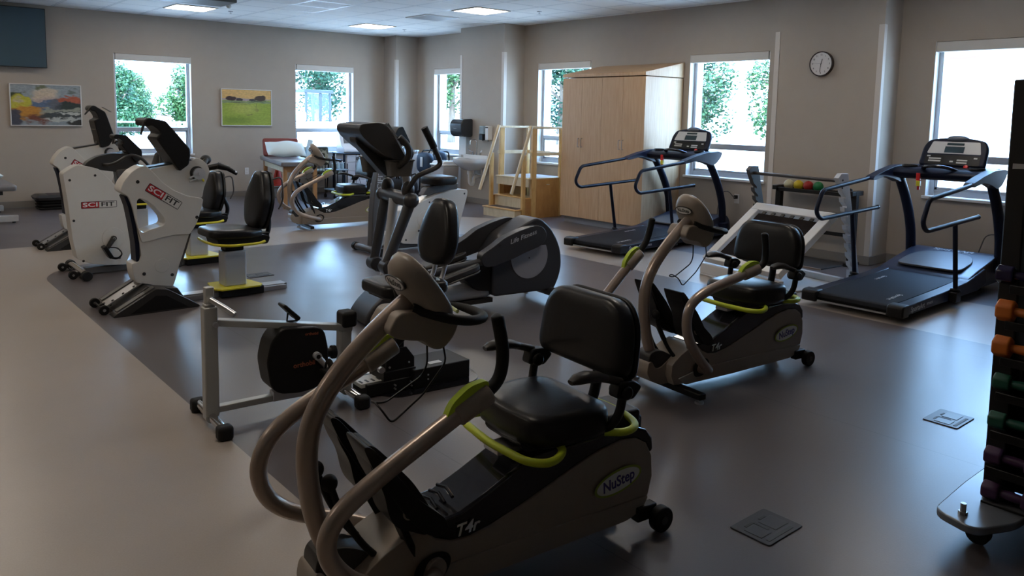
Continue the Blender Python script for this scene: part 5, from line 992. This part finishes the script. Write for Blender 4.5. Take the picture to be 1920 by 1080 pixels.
g=G(); g.prism(rnd([(-.17,0),(-.17,.07),(-.05,.14),(.02,.36),(.06,.37),(.13,.34),(.15,.0)],.03,4),-.19,.19,'x',Matrix.Rotation(0,4,'Z')); un=obj('unit_body',g,UW,t,bevel=.015,seg=3)
g=G(); g.prism([(-.041,.165),(.012,.325),(.008,.328),(-.046,.168)],-.13,.13,'x'); obj('screen',g,mat('screen_grey',(.16,.15,.15),.15),un)
g=G(); g.cyl((.09,-.10,.115),(.09,-.125,.125),.028,18); obj('dial',g,INK,un)
t=thing('wire_trolley','wheeled blue wire trolley with bottles, left of the drawer cart','trolley',(-2.07,-1.02),0)
g=G()
for x in (-.12,.12):
    for y in (-.18,.18): g.cyl((x,y,.06),(x,y,.62),.009,8)
obj('trolley_frame',g,BLACK,t)
for z in (.14,.50):
    g=G(); g.box(-.14,.14,-.20,.20,z,z+.02); obj('shelf',g,mat('shelf_blue',(.20,.28,.34),.4),t,bevel=.006)
for x in (-.12,.12):
    for y in (-.18,.18):
        g=G(); g.cyl((x-.012,y,.035),(x+.012,y,.035),.035,14); obj('caster',g,RUB,t)
for k,(x,c) in enumerate(((-.085,'left clear plastic bottle on the blue wire trolley'),(.0,'middle clear plastic bottle on the blue wire trolley'),(.085,'right clear plastic bottle on the blue wire trolley'))):
    t=thing('plastic_bottle',c,'bottle',(-2.07+x,-1.08,.52)); g=G(); g.lathe([(.03,0),(.032,.01),(.032,.09),(.012,.115)],16); obj('bottle_body',g,mat('bottle_blue',(.35,.48,.55),.2),t); g=G(); g.cyl((0,0,.113),(0,0,.13),.013,12); obj('cap',g,WHITE,t)
# ================================================================== left edge: low mat bench, step stack
t=thing('mat_bench','low grey padded bench with white steel feet at the left edge','bench',(-7.02,-1.09),0)
g=G(); g.prism(rnd([(-1.9,-.75),(0,-.75),(0,.75),(-1.9,.75)],.05,4),.42,.50,'z'); obj('padded_top',g,GP,t,bevel=.03,seg=4)
g=G(); g.box(-1.8,-.14,-.6,.6,.36,.42); obj('frame',g,DGREY,t,bevel=.005)
for y in (-.64,.62):
    g=G(); g.box(-1.85,.01,y-.04,y+.04,.02,.10); ft=obj('foot_beam',g,mat('bench_foot_white',(.52,.50,.47),.4),t,bevel=.006)
    g=G(); g.box(-.95,-.85,y-.035,y+.035,.10,.40); obj('leg',g,mat('bench_foot_white',(.5,.5,.5)),t)
    g=G(); g.cyl((-.04,y,0),(-.04,y,.03),.02,10); obj('rubber_foot',g,RUB,ft)
t=thing('pillow','white pillow lying on the low padded bench at the left edge','pillow',(-7.42,-1.30,.585),0)
me=None
g=G(); 
T_=[[g.b.verts.new(Vector((pil(-1+2*i/n_,-1+2*j/n_,1).y,pil(-1+2*i/n_,-1+2*j/n_,1).x,pil(-1+2*i/n_,-1+2*j/n_,1).z*.9))) for j in range(n_+1)] for i in range(n_+1)]
B_=[[T_[i][j] if i in (0,n_) or j in (0,n_) else g.b.verts.new(Vector((pil(-1+2*i/n_,-1+2*j/n_,-1).y,pil(-1+2*i/n_,-1+2*j/n_,-1).x,pil(-1+2*i/n_,-1+2*j/n_,-1).z*.9))) for j in range(n_+1)] for i in range(n_+1)]
for i in range(n_):
    for j in range(n_):
        g._f([T_[i][j],T_[i+1][j],T_[i+1][j+1],T_[i][j+1]]); g._f([B_[i][j],B_[i][j+1],B_[i+1][j+1],B_[i+1][j]])
obj('pillow_body',g,PW,t,sharp=80)
for k in range(4):
    top=k==3
    t=thing('step_riser' if not top else 'aerobic_step',['lowest black plastic riser of the step stack by the left wall','second black plastic riser from the floor in the step stack','third black plastic riser from the floor in the step stack','black aerobic step platform on top of the riser stack'][k],'exercise step',(-6.20,-.33,k*.047),0,None)
    g=G(); w=.36 if not top else .40; d=.185 if not top else .21; h=.043 if not top else .075
    r1=rnd([(-w,-d),(w,-d),(w,d),(-w,d)],.06,4); A=[g.b.verts.new((p[0],p[1],0)) for p in r1]; B=[g.b.verts.new((p[0]*1.05,p[1]*1.06,h*.6)) for p in r1]; C_=[g.b.verts.new((p[0]*.95,p[1]*.92,h)) for p in r1]; g._f(A[::-1]); g._f(C_); N=len(r1)
    for P_,Q_ in ((A,B),(B,C_)):
        for i in range(N): g._f([P_[i],P_[(i+1)%N],Q_[(i+1)%N],Q_[i]])
    obj('body',g,RUB if not top else DGREY,t,bevel=.004)
    if top:
        g=G(); g.prism(rnd([(-.24,-.15),(.32,-.15),(.32,.15),(-.24,.15)],.03,3),.075,.079,'z'); obj('tread_surface',g,mat('tread_brown',(.05,.035,.032),.8),t)
# ================================================================== rebounder
t=thing('rebounder','white framed tilted rebounder with black mesh, resting on notched steel uprights','rebounder',(-2.30,-9.05),math.radians(-10.4))
WF=mat('rebounder_white',(.60,.57,.54),.4); MESH=mat('rebounder_mesh',(.014,.010,.009),.9,noise=.5,nscale=7,spec=.1)
# local x toward the wall, y from 0 (far) to -.94
a=math.atan2(.503,.70); M=Matrix.Translation((.0,0,.155))@Matrix.Rotation(-a,4,'Y'); Lh=.88
g=G(); g.box(0,.10,-.95,0,-.035,.03,M); g.box(Lh-.10,Lh,-.95,0,-.035,.03,M); g.box(.10,Lh-.10,-.10,0,-.035,.03,M); g.box(.10,Lh-.10,-.95,-.85,-.035,.03,M); fr=obj('tilted_frame',g,WF,t,bevel=.006)
g=G(); g.box(.125,Lh-.135,-.825,-.125,.004,.010,M); obj('mesh_bed',g,MESH,fr)
for k in range(6):
    g=G(); y=-.18-k*.115; g.box(Lh-.135,Lh-.10,y-.02,y+.02,.002,.012,M); g.box(.10,.125,y-.02,y+.02,.002,.012,M); obj('bed_strap',g,BLACK,fr)
g=G(); g.box(-.02,.85,-.97,.02,.0,.02); g.box(-.02,.04,-.97,.02,.02,.12); g.box(.79,.85,-.97,.02,.02,.08); bs=obj('base_box',g,WF,t,bevel=.006)
for y,xo in ((.03,0.),(-.98,.0)):
    s=-1 if y<0 else 1; ya,yb=sorted((y,y+s*.05)); o=[(1.00,.0),(.93,.14),(.66,1.03),(.70,1.06),(.80,1.06),(1.08,.14),(1.12,0)]
    g=G(); pts=[(.86,.0)]
    for k in range(9):
        z=.16+k*.085; x=.90-.30*z/1.05*.9; pts+=[(x,z),(x+.035,z-.012),(x+.035,z+.006),(x-.012,z+.045)]
    pts+=[(.60,1.02),(.64,1.06),(.73,1.06),(1.0,.02),(1.0,0)]
    g.prism(pts,ya,yb); up_=obj('notched_upright',g,SILVER if y<0 else mat('upright_shaded',(.05,.045,.04),.6),t,bevel=.002)  # matching pair: their lit and shaded look is put into the colours
    for z in (.93,1.0):
        g=G(); yo=(y-.052) if y<0 else y-.002; g.cyl((.66,yo,z),(.66,yo+.003,z),.009,10); obj('bolt_hole',g,INK,up_)
g=G(); g.cyl((.67,.06,.99),(.67,-1.0,.99),.016,14); obj('top_bar',g,mat('bar_dark',(.035,.025,.022),.4),t)
# ball rack with four balls
t=thing('ball_rack','black steel ball rack against the clock column, holding four balls','rack',(-.56,-9.22),0)
g=G()
for x in (-.10,.10): g.box(x-.02,x+.02,-.45,.40,.74,.78)
g.box(-.12,.12,-.45,-.42,.74,.78); g.box(-.12,.12,.37,.40,.74,.78); g.box(-.115,.115,-.42,.37,.742,.75); obj('ball_tray',g,BLACK,t,bevel=.003)
for y in (-.46,.42):
    g=G(); g.box(-.04,.02,y-.035,y+.035,0,.80); g.box(-.12,.12,y-.03,y+.03,0,.035); g.box(-.12,.12,y-.03,y+.03,.75,.80); ps=obj('side_post',g,BLACK,t,bevel=.005)
g=G(); g.box(-.02,.0,-.42,.38,.30,.34); obj('cross_bar',g,BLACK,t,bevel=.003)
for y in (-.30,-.40):
    g=G(); g.lathe([(.035,0),(.035,.02),(.02,.02),(.02,0)],16,Matrix.Translation((-.02,y,.79))@Matrix.Rotation(PI/2,4,'Y')); obj('ring_clip',g,DGREY,t)
for k,(c,nm) in enumerate((((.66,.58,.36),'cream'),((.70,.52,.03),'yellow'),((.42,.03,.03),'red'),((.02,.20,.06),'green'))):
    t=thing('exercise_ball','small shiny %s exercise ball on the ball rack'%nm,'ball',(-.56,-8.905-.118*k,.812)); g=G(); g.ell((0,0,0),.056,.056,.056,nu=28,nv=18); obj('ball',g,mat('ball_'+nm,tuple(v*.7 for v in c),.32,spec=.25),t,sharp=90); g=G(); g.cyl((0,0,.054),(0,0,.057),.006,10); obj('valve',g,INK,t)
t=thing('floor_mat','dark floor mat with tan edging in front of the clock column','mat',(-.72,-9.02),math.radians(-3)); g=G(); g.prism([(-.32,-.62),(.24,-.62),(.24,.50),(-.32,.50)],0,.012,'z'); obj('mat_body',g,mat('mat_black',(.02,.018,.018),.8),t,bevel=.003); g=G(); g.box(-.345,-.32,-.62,.50,0,.014); obj('tan_edge',g,mat('tan_edge',(.28,.2,.14),.5),t)
# ================================================================== dumbbell rack at the right edge
t=thing('dumbbell_rack','tall black dumbbell rack on a wheeled base plate, cut off by the right edge','rack',(-5.30,-12.60),0)
# local y negative = right in the photo
g=G(); g.prism(rnd([(-.42,.015),(-.47,-.14),(-.30,-.22),(-.02,-.23),(-.02,-.85),(.62,-.85),(.62,.03),(-.10,.03)],.05,4),.095,.125,'z'); bp_=obj('base_plate',g,mat('plate_grey',(.20,.22,.25),.25,.4),t,bevel=.006,seg=3)
g=G(); g.cyl((-.38,-.07,.12),(-.38,-.07,.165),.010,12); g.cyl((-.38,-.07,.12),(-.38,-.07,.135),.016,6); obj('plate_bolt',g,STEEL,bp_)
for x,y in ((-.30,-.10),(.52,-.06),(-.0,-.76),(.52,-.76)):
    g=G(); g.cyl((x-.018,y,.042),(x+.018,y,.042),.042,22); w=obj('caster_wheel',g,RUB,t,bevel=.004); g=G(); g.box(x-.028,x+.028,y-.02,y+.02,.045,.095); obj('caster_fork',g,BLACK,w)
for y0 in (0,-.74):
    g=G(); g.bar((-.09,-.09+y0,.12),(.12,-.01+y0+(.0 if y0==0 else -.16),1.69),.07,.14,(1,0,0)); obj('upright',g,BLACK,t,bevel=.006)
g=G(); g.bar((-.05,-.45,.13),(.15,-.47,1.66),.70,.02,(1,0,0)); obj('back_sheet',g,BLACK,t)
ZD=[.964,.831,.697,.567,.424,.291,.163]; fx=lambda z:-.16+.21*z/1.57
for z in ZD:
    g=G(); x=fx(z); g.box(x-.085,x+.01,-.80,-.075,z-.062,z-.048); g.box(x-.092,x-.085,-.80,-.075,z-.062,z-.030); obj('shelf_rail',g,BLACK,t,bevel=.002)
g=G(); g.box(.005,.012,-.055,-.01,1.355,1.378,Matrix.Translation((0,0,0))); obj('silver_clip',g,STEEL,t)
# dumbbells
def dumbbell(z,col,label,r=.041,L=.19,y=0.):
    t=thing('dumbbell',label,'dumbbell',(-5.30+fx(z)-.045,-12.60+y,z),0)
    m=mat('vinyl_'+col[0],col[1],.5 if col[0]!='indigo' else .18); hx=[(r*math.cos(math.radians(30+60*k)),r*math.sin(math.radians(30+60*k))) for k in range(6)]
    for a in (0,-L+.058):
        g=G(); g.prism(hx,a,a-.058); obj('hex_head',g,m,t,bevel=.007,seg=3)
    g=G(); g.tube([(0,-.05,0),(0,-L*.5,0),(0,-L+.05,0)],[.015,.018,.015],14); obj('handle',g,m,t)
ORG=('orange',(.62,.16,.02)); GRN=('green',(.008,.085,.055)); PUR=('purple',(.060,.022,.075)); IND=('indigo',(.02,.015,.05))
for z,c,l,y in zip(ZD,(IND,ORG,ORG,GRN,GRN,PUR,PUR),('glossy indigo hexagonal dumbbell, topmost on the black rack','upper of the two orange hexagonal dumbbells on the rack','lower of the two orange hexagonal dumbbells on the rack','upper of the two dark green hexagonal dumbbells on the rack','lower of the two dark green hexagonal dumbbells on the rack','upper of the two purple hexagonal dumbbells near the rack bottom','lowest purple hexagonal dumbbell just above the rack base plate'),(-.017,-.034,-.038,-.054,-.055,-.059,-.065)):
    dumbbell(z,c,l,r=.043 if c is ORG else .034 if c is GRN else .037,y=y)
# ================================================================== things on the walls
t=thing('wall_clock','round white wall clock with dark rim, on the column above the ball rack','clock',(-.396,-9.13,2.155))
g=G(); MX=Matrix(((0,0,-1,0),(-1,0,0,0),(0,1,0,0),(0,0,0,1))); g.lathe([(.135,0),(.138,.02),(.136,.04),(.127,.045),(.124,.036),(.05,.034)],48,MX); obj('rim',g,mat('clock_rim',(.035,.025,.025),.35),t)
g=G(); g.m=0; g.prism([(.124*math.cos(k*PI/24),.124*math.sin(k*PI/24)) for k in range(48)],.034,.036,'z',MX); g.m=1
for k in range(12):
    A=PI/2-(k+1)*PI/6; g.text(str(k+1),.026,MX@Matrix.Translation((.098*math.cos(A),.098*math.sin(A),.0362)),.0002,.0004)
obj('dial',g,[mat('clock_face',(.66,.63,.62),.25),INK],t)
for nm,A,L_,w in (('hour_hand',PI/2-math.radians(15),.055,.006),('minute_hand',PI/2-math.radians(187),.088,.004),('second_hand',PI/2-math.radians(276),.09,.0015)):
    g=G(); g.box(-.012,L_,-w/2,w/2,.037,.039,MX@Matrix.Rotation(A,4,'Z')); obj(nm,g,INK,t)
def frame(name,x0,x1,z0,z1,label,mt):
    t=thing(name,label,'picture',((x0+x1)/2,0,(z0+z1)/2),0); w=(x1-x0)/2; h=(z1-z0)/2
    g=G(); g.box(-w,w,-.035,-.0,-h,-h+.014); g.box(-w,w,-.035,0,h-.014,h); g.box(-w,-w+.014,-.035,0,-h+.014,h-.014); g.box(w-.014,w,-.035,0,-h+.014,h-.014); obj('frame',g,WHITE,t,bevel=.002)
    g=G(); g.box(-w+.014,w-.014,-.026,-.005,-h+.014,h-.014); obj('canvas',g,mt,t)
def paint(name,layers,bgc,wob=.03,seed=0.):
    """soft abstract landscape from stacked bands: layers of (u0,u1,base v,slope,softness,colour) in object space (x right, z up)"""
    m,n,b=nodes(name); tc_=n.nodes.new('ShaderNodeTexCoord'); s=n.nodes.new('ShaderNodeSeparateXYZ'); n.links.new(tc_.outputs['Object'],s.inputs[0])
    nz=n.nodes.new('ShaderNodeTexNoise'); nz.inputs['Scale'].default_value=7; nz.inputs['Detail'].default_value=5; mp=n.nodes.new('ShaderNodeMapping'); mp.inputs['Location'].default_value=(seed,0,0); mp.inputs['Scale'].default_value=(1,1,2.2); n.links.new(tc_.outputs['Object'],mp.inputs[0]); n.links.new(mp.outputs[0],nz.inputs['Vector'])
    w=mth(n,'MULTIPLY',mth(n,'SUBTRACT',nz.outputs[0],.5),wob*6)
    u=s.outputs[0]; v=mth(n,'ADD',s.outputs[2],w); uu=mth(n,'ADD',u,w)
    rgb=n.nodes.new('ShaderNodeRGB'); rgb.outputs[0].default_value=(*bgc,1); cur=rgb.outputs[0]
    for (cx_,cy_,rx_,ry_,soft,col) in layers:
        d=mth(n,'SQRT',mth(n,'ADD',mth(n,'POWER',mth(n,'ABSOLUTE',mth(n,'DIVIDE',mth(n,'SUBTRACT',uu,cx_),rx_)),2.5),mth(n,'POWER',mth(n,'ABSOLUTE',mth(n,'DIVIDE',mth(n,'SUBTRACT',v,cy_),ry_)),2.5)))
        mr=n.nodes.new('ShaderNodeMapRange'); mr.inputs['From Min'].default_value=1+soft; mr.inputs['From Max'].default_value=1-soft; mr.interpolation_type='SMOOTHSTEP'; n.links.new(d,mr.inputs['Value'])
        mx_=n.nodes.new('ShaderNodeMix'); mx_.data_type='RGBA'; n.links.new(mr.outputs[0],mx_.inputs[0]); n.links.new(cur,mx_.inputs[6]); mx_.inputs[7].default_value=(*col,1); cur=mx_.outputs[2]
    n2=n.nodes.new('ShaderNodeTexNoise'); n2.inputs['Scale'].default_value=26; n.links.new(mp.outputs[0],n2.inputs['Vector'])
    vm=n.nodes.new('ShaderNodeVectorMath'); vm.operation='SCALE'; n.links.new(cur,vm.inputs[0]); n.links.new(mth(n,'ADD',mth(n,'MULTIPLY',n2.outputs[0],.7),.65),vm.inputs['Scale']); n.links.new(vm.outputs[0],b.inputs['Base Color']); b.inputs['Roughness'].default_value=.45; return m
P1=paint('painting_valley',[(0,.22,.6,.10,.3,(.30,.34,.36)),(-.02,.14,.16,.10,.5,(.62,.50,.36)),(.02,.06,.20,.07,.5,(.50,.38,.34)),(-.02,.0,.25,.06,.4,(.10,.15,.24)),(.30,.0,.28,.12,.2,(.12,.13,.16)),(.34,.09,.19,.04,.3,(.42,.10,.05)),(.33,.0,.17,.06,.3,(.035,.05,.045)),(-.40,.12,.12,.06,.3,(.05,.07,.03)),(-.34,.02,.13,.13,.2,(.50,.46,.05)),(-.36,.06,.06,.05,.4,(.50,.42,.25)),(-.28,-.12,.25,.10,.3,(.50,.22,.03)),(-.42,-.20,.10,.14,.3,(.06,.06,.08)),(-.10,-.20,.18,.06,.4,(.16,.05,.03)),(.22,-.08,.30,.03,.4,(.30,.31,.24)),(.22,-.15,.32,.05,.3,(.05,.06,.06)),(.20,-.21,.25,.025,.4,(.45,.46,.42)),(.30,-.13,.16,.012,.4,(.50,.50,.46)),(.38,-.26,.12,.03,.3,(.03,.03,.03)),(-.06,.27,.06,.04,.5,(.16,.18,.10)),(.36,.22,.06,.04,.5,(.15,.18,.16))],(.25,.29,.31),.035,1.3)
frame('framed_painting',-6.81,-5.866,1.218,1.840,'framed painting of a dark colourful mountain valley, left of the left window',P1)
P2=paint('painting_field',[(0,-.14,.9,.30,.05,(.30,.38,.045)),(0,.30,.8,.165,.06,(.72,.45,.16)),(-.05,.14,.5,.02,.4,(.42,.32,.34)),(0,.095,.5,.022,.4,(.22,.28,.14)),(-.28,.155,.09,.038,.2,(.045,.02,.02)),(-.13,.135,.06,.022,.2,(.04,.03,.04)),(.10,.135,.06,.022,.2,(.04,.03,.03)),(.24,.160,.10,.045,.2,(.05,.025,.015)),(-.16,.09,.12,.008,.5,(.05,.05,.05)),(.20,.10,.15,.008,.5,(.06,.08,.05)),(-.05,.06,.10,.008,.5,(.06,.08,.05)),(.17,-.04,.035,.04,.3,(.05,.05,.02)),(.17,.02,.008,.05,.4,(.07,.09,.03)),(.05,-.12,.05,.008,.5,(.10,.10,.03)),(-.05,-.02,.25,.09,.8,(.42,.45,.08)),(-.2,-.22,.25,.06,.8,(.20,.28,.03))],(.30,.38,.045),.012,4.2)
frame('framed_painting',-3.719,-2.817,1.240,1.880,'framed painting of a bright green field under orange sky, between the windows',P2)
t=thing('television','flat wall television with a switched off dark blue screen, top left corner','television',(-7.0,-.10,2.51),0)
g=G(); g.box(-.70,.675,-.03,.02,-.435,.43); bd=obj('casing',g,INK,t,bevel=.006); g=G(); g.box(-.69,.665,-.032,-.03,-.425,.42); obj('screen',g,mat('tv_screen',(.045,.085,.11),.28),t); g=G(); g.box(-.2,.2,.02,.098,-.2,.2); obj('wall_bracket',g,BLACK,t)
for x,y,z,ax,l in ((-6.19,0,.48,'A','white wall socket left of the cream bikes, above the step stack'),(-3.28,0,.445,'A','white wall socket below the green field painting')):
    t=thing('wall_socket',l,'socket',(x,y,z),0); g=G(); g.box(-.036,.036,-.007,0,-.06,.06); pl_=obj('cover_plate',g,WHITE,t,bevel=.003)
    for s in (-1,1):
        g=G(); g.box(-.016,.016,-.009,-.006,s*.025-.014,s*.025+.014); obj('receptacle',g,CREAM,pl_,bevel=.002)
for y,z,l in ((-7.86,.52,'white wall socket with a plugged cable behind the far treadmill'),(-10.96,.36,'white wall socket with a black plug behind the right treadmill')):
    t=thing('wall_socket',l,'socket',(0,y,z),0); g=G(); g.box(-.007,0,-.036,.036,-.06,.06); pl_=obj('cover_plate',g,WHITE,t,bevel=.003)
    g=G(); g.box(-.05,-.006,-.02,.02,.0,.045); pg=obj('plug',g,RUB,t,bevel=.006); g=G(); g.tube(rnd([(-.05,0,.02),(-.09,0,.03),(-.11,.05,.10),(-.10,.16,.08),(-.09,.22,-.12),(-.08,.24,-z+.01)],.06,5,False),.006,8); obj('cable',g,GREY,pg)
# recessed floor boxes
def fbox(x,y,th,label,w=.12):
    t=thing('floor_box',label,'floor socket',(x,y),th); k=w/.12
    g=G(); g.prism(rnd([(-.115*k,-.085*k),(.115*k,-.085*k),(.115*k,.085*k),(-.115*k,.085*k)],.012,3),0,.005,'z'); fl_=obj('lid_flange',g,mat('floor_box_dark',(.022,.022,.026),.38),t,bevel=.002)
    g=G(); g.box(-.09*k,.07*k,-.07*k,-.055*k,.005,.0062); g.box(-.07*k,-.02*k,.04*k,.05*k,.005,.0062); g.box(.02*k,.06*k,.04*k,.05*k,.005,.0062); g.box(-.022*k,-.012*k,-.02*k,.045*k,.005,.0062); obj('lid_slots',g,INK,fl_)
    g=G(); g.box(-.095*k,-.03*k,-.04*k,.035*k,.005,.007); g.box(.0,.085*k,-.04*k,.035*k,.005,.007); obj('lid_flaps',g,mat('floor_box_flap',(.026,.026,.031),.35),fl_,bevel=.001)
fbox(-6.12,-12.155,0,'dark square floor socket lid nearest the camera, right of the nearest stepper')
fbox(-4.39,-12.135,0,'dark square floor socket lid in front of the right treadmill, near the dumbbell rack')
fbox(-5.82,-6.67,0,'dark floor socket lid behind the yellow and silver seat rail')
fbox(-5.75,-8.98,.0,'dark floor socket lid beside the front foot of the grey elliptical')

t=thing('storage_box','low grey storage box against the left wall, carrying the red traffic cone','box',(-2.84,-.30),0)
g=G(); g.box(-.20,.20,-.16,.16,0,.175); bb=obj('box_body',g,mat('storage_grey',(.16,.155,.15),.6),t,bevel=.01); g=G(); g.box(-.21,.21,-.17,.17,.175,.20); obj('box_lid',g,mat('storage_lid',(.2,.195,.19),.5),t,bevel=.006)
